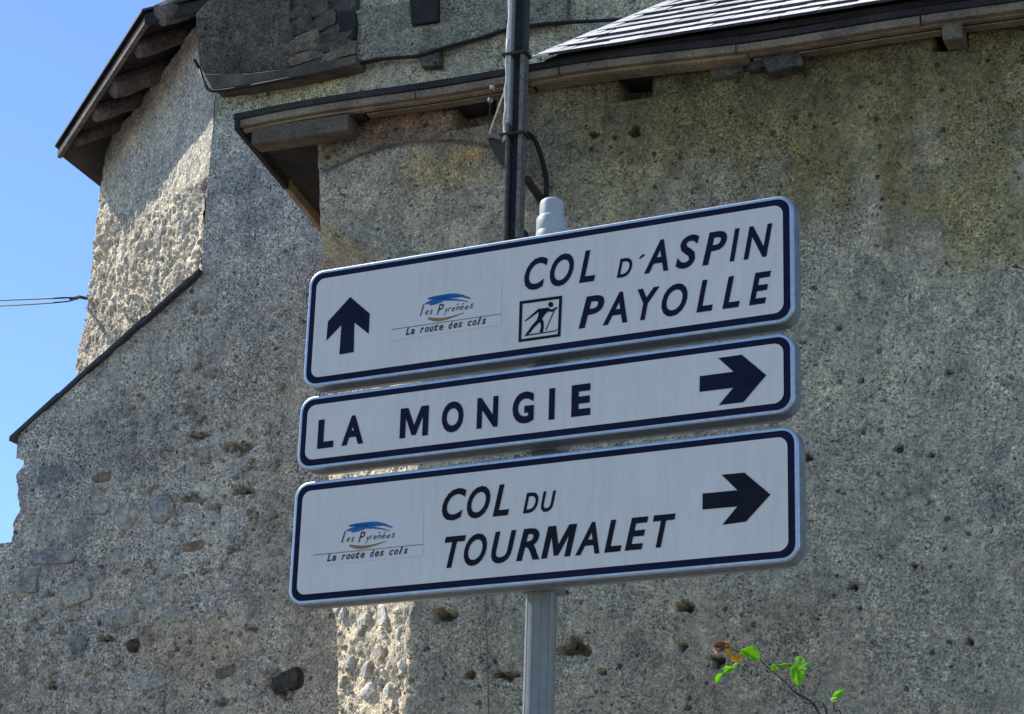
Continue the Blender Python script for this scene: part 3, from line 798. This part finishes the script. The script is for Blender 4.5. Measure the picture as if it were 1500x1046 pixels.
# side verge board running back, old dark half and a newer pale half
for (d0, d1, mt) in ((0.0, .62, 'wood_dark'), (.62, 1.05, 'wood_tan'), (1.05, 2.0, 'wood_tan')):
    z0 = ZEB-.02+LOWP*d0; z1 = ZEB-.02+LOWP*d1
    c0 = PB.P(S_EL+.02, z0, OVB-d0-.004); c1 = PB.P(S_EL+.02, z1, OVB-d1+.004)
    MB().box((c0+c1)/2, (c1-c0)/2, PB.u*.016, Z*.04).build('verge_board', M[mt], roof_b, bevel=.004)
# ---- slate roof plane rising right of the hip ------------------------
RP = R_(38)
up = -PB.n*math.cos(RP)+Z*math.sin(RP); nr = PB.n*math.sin(RP)+Z*math.cos(RP)
s_h = PB.sz(797, 103, OVB)[0]
HIPK = .36                                # how far the hip runs right per metre up
O_r = PB.P(0, ZEB+.05, OVB+.015)
T_MAX = 2.6
deck = [O_r+PB.u*s_h+up*.02, O_r+PB.u*S_ER+up*.02, O_r+PB.u*S_ER+up*T_MAX, O_r+PB.u*(s_h+HIPK*T_MAX)+up*T_MAX]
MB().prism(deck, -nr*.03).build('roof_deck', M['wood_dark'], roof_b)
# cheek closing the roof's left end down to the low boarding
mb = MB()
cl = [O_r+PB.u*s_h+up*.03-nr*.03, O_r+PB.u*(s_h+HIPK*T_MAX)+up*T_MAX-nr*.03]
mb.add([cl[0], cl[1], cl[1]*np.array([1, 1, 0])+Z*(ZEB+.03)], [(0, 1, 2)]); mb.build('roof_cheek', M['slate_dark'], roof_b)
sw, expo, thick = .19, .165, .015
slate_me = []
for i in range(4):
    r_ = np.random.default_rng(70+i); w = sw*.5-.003; L = expo*2
    v = []
    for zz in (0, thick):
        v += [(-w+r_.uniform(-.004, .004), r_.uniform(-.005, .005), zz), (0, r_.uniform(-.006, .004), zz), (w+r_.uniform(-.004, .004), r_.uniform(-.005, .005), zz), (w, L, zz), (-w, L, zz)]
    f = [(4, 3, 2, 1, 0), (5, 6, 7, 8, 9)] + [(k, (k+1) % 5, (k+1) % 5+5, k+5) for k in range(5)]
    me = bpy.data.meshes.new('slate_shape'); me.from_pydata(v, [], f); me.update(); me.materials.append(M['slate']); me.materials.append(M['slate_dark'])
    for k_, p_ in enumerate(me.polygons): p_.material_index = 0 if k_ == 1 else 1  # dark slate edges, with the shade between the courses painted in
    slate_me.append(me)
ns = 0
for row in range(12):
    t0 = row*expo - .03
    s = s_h + HIPK*max(t0, 0) + (.5*sw if row % 2 else 0)
    s = max(s, s_h+HIPK*(t0+.03)+sw*.35)
    while s < sR + .35 and ns < 290:
        o = bpy.data.objects.new('slate', random.choice(slate_me)); col.objects.link(o); o.parent = roof_b
        tilt = math.atan2(thick*1.0, expo)*.75 + random.uniform(-.012, .03); rz = random.uniform(-.02, .02)
        # local axes: x along the eave, y up the slope
        Y = up*math.cos(tilt)-nr*math.sin(tilt); N = np.cross(PB.u, Y); X = PB.u*math.cos(rz)+Y*math.sin(rz); Y = np.cross(N, X)
        p = O_r + PB.u*s + up*t0 + nr*(.012+thick+random.uniform(0, .003)) - rl(roof_b)
        m4 = Matrix.Identity(4)
        for i in range(3): m4[i][0], m4[i][1], m4[i][2], m4[i][3] = X[i], Y[i], N[i], p[i]
        o.matrix_local = m4; ns += 1
        # only build the part of the roof that can be seen past the eave
        s += sw
# hip slates along the left edge
for k in range(12):
    t0 = k*expo; p0 = O_r+PB.u*(s_h+HIPK*t0-.0)+up*(t0-.03)+nr*.034; d = up+PB.u*HIPK; d /= np.linalg.norm(d)
    MB().box(p0+d*.09, d*.10, PB.u*.05, nr*.006).build('hip_slate', M['slate'], roof_b)

# ================================================================== cables on the walls
def cable(name, pts, r, mat, label, seg=8):
    b = np.array(pts).mean(0)
    o = MB().tube(pts, r, seg).build(name, mat, None, True, loc=pts[0]); props(o, label, 'cable'); return o
cable('wall_cable', spline([PC.hit(x, y, o_) for x, y, o_ in ((285, 88, .03), (293, 103, .09), (299, 121, .13), (311, 133, .14), (350, 129, .135), (420, 116, .135), (480, 106, .07), (520, 94, .07), (562, 86, .07), (612, 82, .07), (650, 70, .075), (700, 57, .07), (745, 43, .07), (800, 35, .07), (870, 31, .07), (960, 26, .07))], 6),
      .011, M['black_cable'], 'long black cable clipped along the band under the upper eave')
cable('wall_cable', spline([PB.hit(x, y, o_) for x, y, o_ in ((764, 193, .2), (778, 199, .1), (788, 215, .06), (795, 238, .04), (800, 262, .035), (799, 292, .035), (790, 330, .035), (786, 420, .035))], 6),
      .013, M['black_cable'], 'short black cable hanging from the mast behind the pole cap')
cable('wall_wire', [PB.hit(x, y, .03) for x, y in ((707, 760), (711, 880), (714, 960), (716, 1046), (719, 1120))],
      .004, M['mast_worn'], 'thin grey wire running down the roughcast beside the sunlit corner', 6)
# overhead wires leaving the turned facet towards the left
anch = PA.hit(121, 436, .02)
for (yl, lab, r_) in ((439, 'upper of two thin wires stretched to the sunlit wall corner', .006), (447, 'lower thin wire drooping away from the sunlit wall corner', .005)):
    far = CAM + ray(-260, yl+12)*1.0*(30)
    p1 = CAM + ray(24, yl)*15.8
    pts = spline([anch, p1, far], 10)
    o = MB().tube(pts, r_, 6).build('overhead_wire', M['black_cable'], None, True, loc=pts[0]); props(o, lab, 'wire')
an = thing('wire_anchor', anch, 'small dark hook holding the two wires at the sunlit wall corner', 'hook')
q = CAM + ray(98, 438)*15.3
MB().tube([anch-PA.n*.1, anch+PA.n*.03, anch*.6+q*.4], .012, 8).build('hook', M['rust'], an)
MB().tube([anch*.6+q*.4, anch*.2+q*.8], [.014, .009], 8).build('strain_clamp', M['black_cable'], an)

# ================================================================== service mast on the front house
moff = OVB+.10
mtop = PB.hit(764, -60, moff); mbot = PB.hit(752, 352, moff)
mast = thing('service_mast', mbot, 'blue-black steel service mast rising past the eave above the top sign', 'mast')
ax = (mtop-mbot); Lm = np.linalg.norm(ax); ax /= Lm
def mbox(c_s, hw, hd, d_off, t0, t1, mat, name):
    a = mbot+ax*t0*Lm; b = mbot+ax*t1*Lm
    return MB().box((a+b)/2 + PB.u*c_s + PB.n*d_off, (b-a)/2, PB.u*hw, PB.n*hd).build(name, M[mat], mast, bevel=.003)
mbox(0, .042, .004, -.034, 0, 1, 'mast_paint', 'web')
mbox(-.040, .0065, .034, .0, 0, .40, 'mast_worn', 'flange')
mbox(-.040, .0075, .036, .0, .402, 1, 'mast_sunlit', 'flange')  # pale tone paints in the sunlight on the left side above the eave's shadow
mbox(.034, .012, .034, .0, 0, .64, 'mast_worn', 'flange')
mbox(.036, .009, .032, .0, .642, 1, 'mast_paint', 'flange')
mbox(-.004, .020, .006, -.010, .0, 1, 'mast_paint', 'inner_bar')
# pale cables strapped to its lit side
for k, (dx, dd, t0, t1, r_) in enumerate(((-.056, .012, .36, 1.0, .010), (-.052, .036, .34, .70, .007), (-.066, -.008, .42, .68, .006))):
    pts = [mbot+ax*Lm*(t0+(t1-t0)*i/12)+PB.u*(dx+.004*math.sin(i*1.7+k))+PB.n*(dd+.004*math.cos(i*2.1+k)) for i in range(13)]
    MB().tube(pts, r_, 8).build('strapped_cable', M['grey_cable'], mast, True)
for t in (.36, .645):
    c_ = mbot+ax*Lm*t
    MB().box(c_+PB.u*-.008, PB.u*.068, PB.n*.048, ax*.006).build('strap', M['rust'], mast)
# wall bracket left, brace right, feet into the wall
wl = PB.hit(712, 203, .0)
br = [PB.hit(713, 203, .03), PB.hit(744, 214, 0.22), PB.hit(744, 256, 0.22), PB.hit(730, 236, .03)]
MB().prism(br, PB.u*.02).build('bracket', M['rust'], mast)
MB().tube([PB.hit(716, 204, -.05), PB.hit(750, 214, 0.26)], .014, 8).build('bracket_arm', M['rust'], mast)
MB().tube([PB.hit(772, 262, 0.24), PB.hit(797, 300, -.03)], .022, 8).build('brace', M['rust'], mast)
MB().tube([PB.hit(754, 330, 0.26), PB.hit(770, 345, -.03)], .02, 8).build('bracket_arm', M['rust'], mast)
# loose pale wires at the eave
for pp in ([(742, 128, 0.28), (733, 150, 0.26), (724, 176, 0.22), (716, 198, 0.20)], [(746, 140, 0.29), (741, 165, 0.29), (738, 190, 0.29), (737, 208, 0.28)]):
    MB().tube(spline([PB.hit(*q) for q in pp], 5), .005, 6).build('loose_wire', M['grey_cable'], mast, True)
for q in ((721, 129, 0.22), (718, 147, 0.22)):
    c_ = PB.hit(*q); MB().box(c_, PB.u*.01, PB.n*.012, Z*.012).build('insulator', M['cap_white'], mast, bevel=.004)
MB().tube([PB.hit(721, 129, 0.23), PB.hit(718, 147, 0.23), PB.hit(716, 200, 0.19)], .004, 6).build('loose_wire', M['rust'], mast)

# ================================================================== the sign post
THK = .070
pole_c = SIGN.hit(793, 880, -(THK+.035+.058))
px_s = float((pole_c-SIGN.o) @ SIGN.u)
PO = -(THK+.035+.058)
pole_b = SIGN.P(px_s, 0, PO)
post = thing('sign_post', pole_b, 'round grey metal post with white cap carrying the three signs', 'post')
ztop = SIGN.hit(812, 352, PO)[2]
seg = 96
def fluted(z0, z1, r):
    v = []; f = []
    for z in (z0, z1):
        for k in range(seg):
            th = 2*math.pi*k/seg; g_ = (k % 8) in (0,)
            rr = r*(.955 if g_ else 1.0)
            v.append(pole_b + np.array([math.cos(th)*rr, math.sin(th)*rr, z]))
    for k in range(seg): f.append((k, (k+1) % seg, seg+(k+1) % seg, seg+k))
    f += [tuple(range(seg))[::-1], tuple(range(seg, 2*seg))]
    return MB().add(v, f)
fluted(0, ztop, .0575).build('shaft', M['galvanised'], post)
def lathe(prof, name, mat, sg=40):
    v = []; f = []
    for r, z in prof:
        for k in range(sg):
            th = 2*math.pi*k/sg; v.append(pole_b+np.array([math.cos(th)*r, math.sin(th)*r, z]))
    for i in range(len(prof)-1):
        for k in range(sg): f.append((i*sg+k, i*sg+(k+1) % sg, (i+1)*sg+(k+1) % sg, (i+1)*sg+k))
    f += [tuple(range(sg))[::-1], tuple(range((len(prof)-1)*sg, len(prof)*sg))]
    o = MB().add(v, f).build(name, M[mat], post, True)
    o.modifiers.new('edge', 'EDGE_SPLIT').split_angle = R_(40); return o
zc = [SIGN.hit(812, y, PO)[2] for y in (356, 342, 322, 317, 299, 293)]
lathe([(.0585, zc[0]), (.0600, zc[0]+.004), (.0600, zc[1]), (.0575, zc[1]+.004), (.0590, zc[1]+.008), (.0590, zc[2]), (.0560, zc[2]+.006), (.0475, zc[3])], 'cap_collar', 'cap_white')
lathe([(.0480, zc[3]-.01), (.0480, zc[4]), (.0455, zc[4]+.008), (.035, zc[5])], 'cap', 'cap_white')
lathe([(.15, 0), (.15, .02), (.07, .022), (.06, .14)], 'base_flange', 'galvanised')

# ================================================================== the three signs
def rrect(s0, s1, z0, z1, r, n_=7):
    pts = []
    for (cx, cz, a0) in ((s1-r, z1-r, 0), (s0+r, z1-r, 90), (s0+r, z0+r, 180), (s1-r, z0+r, 270)):
        for i in range(n_+1):
            a = R_(a0+90*i/n_); pts.append((cx+r*math.cos(a), cz+r*math.sin(a)))
    return pts
def film(pts, off, name, mat, parent):
    n_ = len(pts)
    return MB().add([SIGN.P(s, z, off) for s, z in pts], [tuple(range(n_))[::-1]]).build(name, M[mat], parent)
def film_px(pts, off, name, mat, parent):
    return MB().add([SIGN.hit(x, y, off) for x, y in pts], [tuple(range(len(pts)))]).build(name, M[mat], parent)
def strokes_px(strokes, off, name, mat, parent, polys=()):
    """brush strokes: list of (points, widths) in the sign's own plane"""
    mb = MB()
    for pts, ws in strokes:
        n_ = len(pts); ws = ws if isinstance(ws, (list, tuple)) else [ws]*n_
        v = []
        for i, (x, y) in enumerate(pts):
            x0, y0 = pts[max(i-1, 0)]; x1, y1 = pts[min(i+1, n_-1)]; L = math.hypot(x1-x0, y1-y0) or 1
            nx, ny = -(y1-y0)/L, (x1-x0)/L
            v += [SIGN.hit(x+nx*ws[i]/2, y+ny*ws[i]/2, off), SIGN.hit(x-nx*ws[i]/2, y-ny*ws[i]/2, off)]
        mb.add(v, [(2*i, 2*i+1, 2*i+3, 2*i+2) for i in range(n_-1)])
    for pl in polys: mb.add([SIGN.hit(x, y, off) for x, y in pl], [tuple(range(len(pl)))])
    return mb.build(name, M[mat], parent)

_gl = {}
def glyph(ch, shear, bold):
    key = (ch, shear, bold)
    if ch == 'M':
        o_ = [(0, 0), (0, 1), (.27, 1), (.5, .40), (.73, 1), (1, 1), (1, 0), (.80, 0), (.80, .66), (.575, .06), (.425, .06), (.20, .66), (.20, 0)]
        return np.array([(x*.78+shear*.7*y, y*.7, 0) for x, y in o_]), [tuple(range(len(o_)))[::-1]]
    if key not in _gl:
        cu = bpy.data.curves.new('glyph', 'FONT'); cu.body = ch; cu.shear = shear; cu.offset = bold; cu.resolution_u = 4; cu.fill_mode = 'FRONT'
        ob = bpy.data.objects.new('glyph', cu); col.objects.link(ob)
        dg = bpy.context.evaluated_depsgraph_get()
        me = bpy.data.meshes.new_from_object(ob.evaluated_get(dg))
        V = np.array([v.co[:] for v in me.vertices]); Fc = [tuple(p.vertices) for p in me.polygons]
        bpy.data.objects.remove(ob); bpy.data.curves.remove(cu); bpy.data.meshes.remove(me)
        _gl[key] = (V, Fc)
    return _gl[key]
def letter(ch, x0, x1, base, top, parent, mat='navy_film', shear=.0, bold=.024, off=.005, name='letter'):
    """base/top: functions of picture x giving the line the letter stands on / reaches"""
    V, Fc = glyph(ch, shear, bold)
    xm = (x0+x1)/2; sx = shear
    pb, pt = SIGN.hit(xm, base(xm), off), SIGN.hit(xm, top(xm), off)
    z0, z1 = pb[2], pt[2]
    s0 = float((SIGN.hit(x0, (base(x0)+top(x0))/2, off)-SIGN.o) @ SIGN.u); s1 = float((SIGN.hit(x1, (base(x1)+top(x1))/2, off)-SIGN.o) @ SIGN.u)
    mn, mx_ = V.min(0), V.max(0)
    ov = .012*(z1-z0) if ch in 'COSGU' else 0
    v = [SIGN.P(s0+(p[0]-mn[0])/(mx_[0]-mn[0])*(s1-s0), z0-ov+(p[1]-mn[1])/(mx_[1]-mn[1])*(z1-z0+(2 if ch != 'U' else 1)*ov), off) for p in V]
    return MB().add(v, [f for f in Fc]).build(name, M[mat], parent)
def line(x0, y0, x1, y1): return lambda x: y0+(y1-y0)*(x-x0)/(x1-x0)

def make_sign(s0, s1, z0, z1, label):
    root = thing('direction_sign', SIGN.P((s0+s1)/2, z0, -THK/2), label, 'sign', 'direction signs on the post')
    body = MB()
    r = .062
    outer = rrect(s0, s1, z0, z1, r); n_ = len(outer)
    # tray: rounded box with a rolled rim
    rings = [(0.006, -.004), (0.0015, 0.0), (-.004, 0.0015)]
    v = []; prof = [(0, -THK), (0, -.008), (-.002, -.002), (-.006, 0.0), (-.014, 0.0), (-.016, -.003)]
    for ins, off in prof:
        for s, z in rrect(s0-ins, s1+ins, z0-ins, z1+ins, r+ins) if ins == 0 else rrect(s0-ins, s1+ins, z0-ins, z1+ins, max(.02, r+ins)): v.append(SIGN.P(s, z, off))
    f = []
    for i in range(len(prof)-1):
        for k in range(n_): f.append((i*n_+k, i*n_+(k+1) % n_, (i+1)*n_+(k+1) % n_, (i+1)*n_+k))
    f += [tuple(range(n_)), tuple(range((len(prof)-1)*n_, len(prof)*n_))[::-1]]
    panel = MB().add(v, f).build('panel', M['aluminium'], root)
    panel.data.materials.append(M['panel_side'])
    for k in range(n_): panel.data.polygons[k].material_index = 1
    panel.data.polygons[(len(prof)-1)*n_].material_index = 1
    film(rrect(s0+.0145, s1-.0145, z0+.0145, z1-.0145, r-.012), .0012, 'border', 'navy_film', panel)
    bw_ = .0385
    face = film(rrect(s0+bw_, s1-bw_, z0+bw_, z1-bw_, r-.026), .0030, 'face', 'white_film', root)
    # back rails and clamps that hold it on the post
    for zz in (z0+.022, z1-.085):
        MB().box(SIGN.P((s0+s1)/2, zz, -THK-.016), SIGN.u*((s1-s0)/2-.06), SIGN.n*.016, Z*.02).build('rail', M['aluminium'], root, bevel=.003)
        MB().box(SIGN.P(px_s, zz, PO), SIGN.u*.068, SIGN.n*.066, Z*.016).build('clamp', M['galvanised'], root, bevel=.006)
    return root, face

S1r, F1 = make_sign(-.9215, 1.1172, 1.6+2.7909, 1.6+3.2823, 'top white sign with up arrow, skier pictogram and the words COL D\'ASPIN PAYOLLE')
S2r, F2 = make_sign(-.9259, 1.1144, 1.6+2.4551, 1.6+2.7541, 'narrow middle sign reading LA MONGIE with right arrow')
S3r, F3 = make_sign(-.9241, 1.1261, 1.6+1.9219, 1.6+2.4066, 'bottom sign reading COL DU TOURMALET with logo and right arrow')

SH = .25
# --- sign 1 lettering
b1, t1 = line(768, 426, 1131, 374.5), line(768, 380.5, 1131, 327)
for ch, a, b in (('C', 768, 802), ('O', 805.5, 840.5), ('L', 848.6, 872), ('A', 943.5, 979), ('S', 989.6, 1024), ('P', 1028.6, 1065), ('I', 1068.5, 1083.5), ('N', 1089, 1131.5)):
    letter(ch, a, b, b1, t1, F1, 'navy_film', SH)
letter('D', 903.5, 926, line(903, 407.5, 926, 404), line(903, 380, 926, 376.5), F1, 'navy_film', SH, .018)
strokes_px([([(943.5, 373), (936.5, 378.5)], [3.4, 2])], .005, 'letter', 'navy_film', F1)
b1b, t1b = line(848, 481.5, 1129, 443), line(848, 436, 1129, 396.5)
for ch, a, b in (('P', 848, 885), ('A', 883, 919), ('Y', 933.5, 966), ('O', 969, 1007), ('L', 1020, 1044), ('L', 1058, 1083.5), ('E', 1097, 1129.5)):
    letter(ch, a, b, b1b, t1b, F1, 'navy_film', SH)
film_px([(513, 435), (541.5, 459.4), (540, 489), (519, 472.4), (518, 515.6), (497, 519.3), (500, 476), (478, 498.8), (480.3, 471)], .005, 'arrow', 'navy_film', F1)
# skier pictogram
def sk(p): return (740+p[0]/11.62, 420+p[1]/11.62)
def skl(*pp): return [sk(p) for p in pp]
fw = 3.6
fr = skl((245, 250), (970, 150), (940, 845), (225, 945)); fi = skl((295, 292), (918, 205), (893, 805), (272, 893))
mb = MB(); mb.add([SIGN.hit(x, y, .005) for x, y in fr+fi], [(i, (i+1) % 4, 4+(i+1) % 4, 4+i) for i in range(4)])
pic = mb.build('pictogram_frame', M['black_film'], F1)
head = [sk((774+43*math.cos(i*math.pi/8), 303+45*math.sin(i*math.pi/8))) for i in range(16)]
torso = skl((560, 392), (600, 372), (735, 352), (750, 395), (720, 430), (690, 455), (655, 500), (625, 545), (655, 600), (600, 612), (560, 600), (530, 585), (560, 500), (572, 440))
strokes_px([(skl((590, 385), (500, 455), (420, 520), (338, 582)), [4.2, 3.0, 2.2, 1.6]),
            (skl((735, 392), (790, 408), (845, 378), (882, 352)), [4.6, 3.2, 2.8, 2.2]),
            (skl((832, 410), (760, 570), (690, 742)), [1.5, 1.3, 1.3]),
            (skl((625, 590), (632, 680), (612, 778)), [4.6, 4.2, 4.4]),
            (skl((560, 585), (470, 680), (400, 775), (360, 815)), [5.0, 4.4, 3.6, 3.4]),
            (skl((330, 832), (560, 795), (850, 752), (884, 722)), [1.5, 1.5, 1.5, 1.0])], .0052, 'pictogram_skier', 'black_film', F1, [head, torso])
# --- sign 2 lettering
b2, t2 = line(466, 657.5, 865, 607.5), line(466, 615.5, 865, 561)
for ch, a, b in (('L', 465.5, 489), ('A', 501, 533), ('M', 586, 627.5), ('O', 647, 679), ('N', 698.6, 729.5), ('G', 750.6, 782), ('I', 804, 812.6), ('E', 837, 865)):
    letter(ch, a, b, b2, t2, F2, 'navy_film', 0, .042)
film_px([(1025, 551), (1074.5, 544.5), (1052, 524.4), (1086.5, 519.6), (1122.4, 549.5), (1088.8, 589), (1052.7, 593.5), (1074, 568), (1024.5, 574)], .005, 'arrow', 'navy_film', F2)
# --- sign 3 lettering
b3, t3 = line(647.6, 763, 746, 754.5), line(647.6, 718, 746, 708.5)
for ch, a, b in (('C', 647.6, 682.5), ('O', 684, 718), ('L', 722.3, 746)): letter(ch, a, b, b3, t3, F3, 'black_film', SH)
for ch, a, b in (('D', 766.3, 788.5), ('U', 792.5, 814)): letter(ch, a, b, line(766, 752, 814, 748.3), line(766, 722.5, 814, 718.5), F3, 'black_film', SH, .02)
b3b, t3b = line(652, 832.4, 965, 802), line(650, 787, 989, 752)
for ch, a, b in (('T', 650.5, 681.7), ('O', 679.5, 713), ('U', 719.7, 755.5), ('R', 756.5, 790.6), ('M', 793, 845), ('A', 843, 878.3), ('L', 885.4, 910.5), ('E', 915.3, 949.6), ('T', 956, 989.4)):
    letter(ch, a, b, b3b, t3b, F3, 'black_film', SH)
film_px([(1029, 723), (1080, 718), (1057, 695.4), (1090.3, 692.3), (1128.5, 724.4), (1092.7, 764), (1058, 768.7), (1080, 741.8), (1029, 746.4)], .005, 'arrow', 'black_film', F3)

# --- route logo stickers
def logo(x0, y0, x1, y1, parent):
    """x0,y0 -> x1,y1: the thin rule; everything else is placed above and below it"""
    def q(p):    # from the first logo's measure (8.72 px per picture pixel, rule from (35,720) to (1435,520))
        a = (p[0]-35)/1400; ly = 720-200*a; d = (p[1]-ly)/1400*(x1-x0)*1.0
        x = x0+(x1-x0)*a; return (x, y0+(y1-y0)*a+d)
    def ql(*pp): return [q(p) for p in pp]
    st = film_px(ql((10, 330), (1435, 125), (1435, 660), (10, 870)), .0042, 'logo_sticker', 'sticker', parent)
    strokes_px([(ql((35, 720), (735, 620), (1435, 520)), .9)], .0060, 'logo_rule', 'rule_grey', st)
    strokes_px([(ql((490, 328), (560, 312), (650, 300), (760, 285), (850, 280), (940, 292), (1040, 325)), [1.5, 3.2, 4.2, 5.0, 4.6, 3.6, 1.6]),
                (ql((455, 395), (520, 372), (600, 350), (700, 335), (820, 338), (920, 348), (1010, 366)), [1.2, 4.2, 5.4, 4.4, 2.6, 1.8, .8]),
                (ql((505, 335), (640, 318), (760, 310), (900, 305)), [1., 3, 3, 1.]),
                (ql((520, 405), (600, 385), (680, 362)), [2.2, 2.4, 1.])], .0060, 'logo_mountain', 'logo_blue', st)
    strokes_px([(ql((495, 575), (560, 592), (640, 594), (720, 582), (800, 560), (880, 533), (965, 500)), [2.4, 4.6, 4.6, 3.4, 2.4, 1.6, .6])], .0060, 'logo_arc', 'logo_ochre', st)
    # italic words under the rule
    def word(txt, pts, h, ratio, shear, bold, nm):
        n_ = len(txt); (xa, ya), (xb, yb) = pts
        for i, ch in enumerate(txt):
            if ch == ' ': continue
            hh = h*(1 if ch.isupper() or ch in 'dltf' else .70)
            if ch == 't': hh = h*.88
            w = (xb-xa)/n_; xx = xa+w*i
            ln = lambda dy: (lambda x: None)
            p0 = q((xx, ya+(yb-ya)*i/n_)); p1 = q((xx+w*ratio, ya+(yb-ya)*(i+ratio)/n_))
            bs_ = line(p0[0], p0[1], p1[0], p1[1]); k = hh/1400*(x1-x0)
            letter(ch, p0[0], p1[0], bs_, lambda x, b=bs_, k=k: b(x)-k, st, 'logo_ink', shear, bold, .0060, nm)
    word('La route des cols', ((212, 793), (1245, 645)), 96, .86, .3, .022, 'logo_letter')
    hand = 'les Pyrenees'
    xs_ = (395, 460, 515, 0, 610, 700, 750, 800, 850, 905, 965, 1030); ws_ = (50, 42, 40, 0, 85, 48, 40, 42, 46, 46, 50, 45)
    ys_ = (545, 532, 530, 0, 528, 540, 492, 488, 476, 470, 465, 452); hs = (140, 52, 60, 0, 130, 84, 52, 50, 50, 52, 46, 60)
    for i, ch in enumerate(hand):
        if ch == ' ': continue
        p0 = q((xs_[i], ys_[i])); p1 = q((xs_[i]+ws_[i], ys_[i]-4)); k = hs[i]/1400*(x1-x0)
        bs_ = line(p0[0], p0[1], p1[0], p1[1])
        letter(ch, p0[0], p1[0], bs_, lambda x, b=bs_, k=k: b(x)-k, st, 'logo_ink', .35, .004, .0060, 'logo_letter')
    strokes_px([(ql((862, 405), (885, 390)), 1.0), (ql((930, 398), (955, 385)), 1.0)], .0060, 'logo_letter', 'logo_ink', st)
logo(574, 482.6, 734.6, 459.6, F1)
logo(458.7, 813, 620, 797.3, F3)

# ================================================================== climbing shoots in front of the wall
VY = 7.0
VP = Plane((0, VY), R_(20))
vine_root = VP.P(VP.sz(1190, 1046)[0], 0)
vine = thing('climbing_vine', vine_root, 'thin climbing vine with bright green sunlit leaves and one yellowing leaf', 'vine')
def vp(x, y, o_=0): return VP.hit(x, y, o_)
stemA = spline([vine_root, vine_root+Z*1.2+VP.u*.05, vine_root+Z*2.2+VP.u*-.03, vp(1205, 1075), vp(1160, 1010), vp(1125, 978), vp(1108, 962), vp(1092, 958), vp(1070, 950)], 6)
MB().tube(stemA, [.008]*12+[.004]*12+[.0018]*(len(stemA)-24), 6).build('stem', M['stem'], vine, True)
stemB = spline([vine_root+Z*2.2+VP.u*-.03, vp(1212, 1060), vp(1180, 1030, .02), vp(1172, 1010, .02), vp(1160, 976, .03), vp(1140, 975, .03)], 6)
MB().tube(stemB, [.004]*8+[.0016]*(len(stemB)-8), 6).build('stem', M['stem'], vine, True)
stemC = spline([vine_root+Z*2.2+VP.u*-.03, vp(1230, 1075), vp(1222, 1040), vp(1222, 1018)], 6)
MB().tube(stemC, .0022, 6).build('stem', M['stem'], vine, True)
def leaf(outline, mat, bend=.012, off=.03, parent=vine):
    """blade folded along its midrib, with a slightly wavy rim and real thickness"""
    P_ = [vp(x, y, off) for x, y in outline]; n_ = len(P_); nrm = VP.n
    a, b = 0, max(range(n_), key=lambda k: np.linalg.norm(P_[k]-P_[0]))
    ax_ = (P_[b]-P_[a]); L_ = np.linalg.norm(ax_); ax_ /= L_
    sd = np.cross(ax_, nrm)
    ring = []; rim = []
    for i, p in enumerate(P_):
        t = (p-P_[a]) @ ax_; w = (p-P_[a]) @ sd
        base = P_[a]+ax_*t
        ring.append(base + sd*w*.5 + nrm*(abs(w)*.30 + .0015*math.sin(i*4.1)))
        rim.append(p + nrm*(abs(w)*.55 + .003*math.sin(i*2.3)))
    mids = [P_[a]+ax_*((p-P_[a]) @ ax_) for p in P_]
    v = rim+ring+mids; f = []
    for i in range(n_):
        k = (i+1) % n_; f += [(i, k, n_+k, n_+i), (n_+i, n_+k, 2*n_+k, 2*n_+i)]
    o = MB().add(v, f).build('leaf', M[mat], parent, False)
    so = o.modifiers.new('thickness', 'SOLIDIFY'); so.thickness = .0012; return o
leaf([(1086, 952), (1096, 949), (1103, 946), (1110, 950), (1114, 960), (1112, 967), (1106, 969), (1098, 964), (1090, 963), (1085, 958)], 'leaf_green')
leaf([(1064, 949), (1070, 951), (1074, 960), (1080, 961), (1085, 956), (1087, 964), (1084, 970), (1076, 971), (1069, 966), (1065, 958)], 'leaf_yellow')
leaf([(1045, 947), (1052, 941), (1060, 941), (1068, 944), (1066, 950), (1060, 954), (1054, 960), (1048, 958)], 'leaf_brown')
leaf([(1059, 940), (1066, 940), (1070, 945), (1064, 948)], 'leaf_yellow')
leaf([(1084, 970), (1079, 977), (1073, 983), (1067, 988), (1060, 986), (1059, 980), (1064, 976), (1072, 976), (1078, 972)], 'leaf_green')
leaf([(1060, 986), (1055, 993), (1049, 1002), (1048, 994), (1053, 987)], 'leaf_green', .004)
leaf([(1165, 964), (1172, 962), (1178, 965), (1182, 972), (1189, 972), (1187, 979), (1182, 982), (1181, 992), (1176, 1002), (1170, 1006), (1163, 1000), (1159, 990), (1159, 980), (1163, 975)], 'leaf_green', .015)
leaf([(1129, 975), (1136, 973), (1140, 979), (1137, 984), (1130, 983)], 'leaf_green', .006)
leaf([(1138, 974), (1150, 972), (1163, 976), (1160, 981), (1148, 978)], 'leaf_green', .004)
leaf([(1218, 1023), (1224, 1014), (1232, 1009), (1238, 1010), (1234, 1018), (1228, 1026), (1220, 1030)], 'leaf_green')
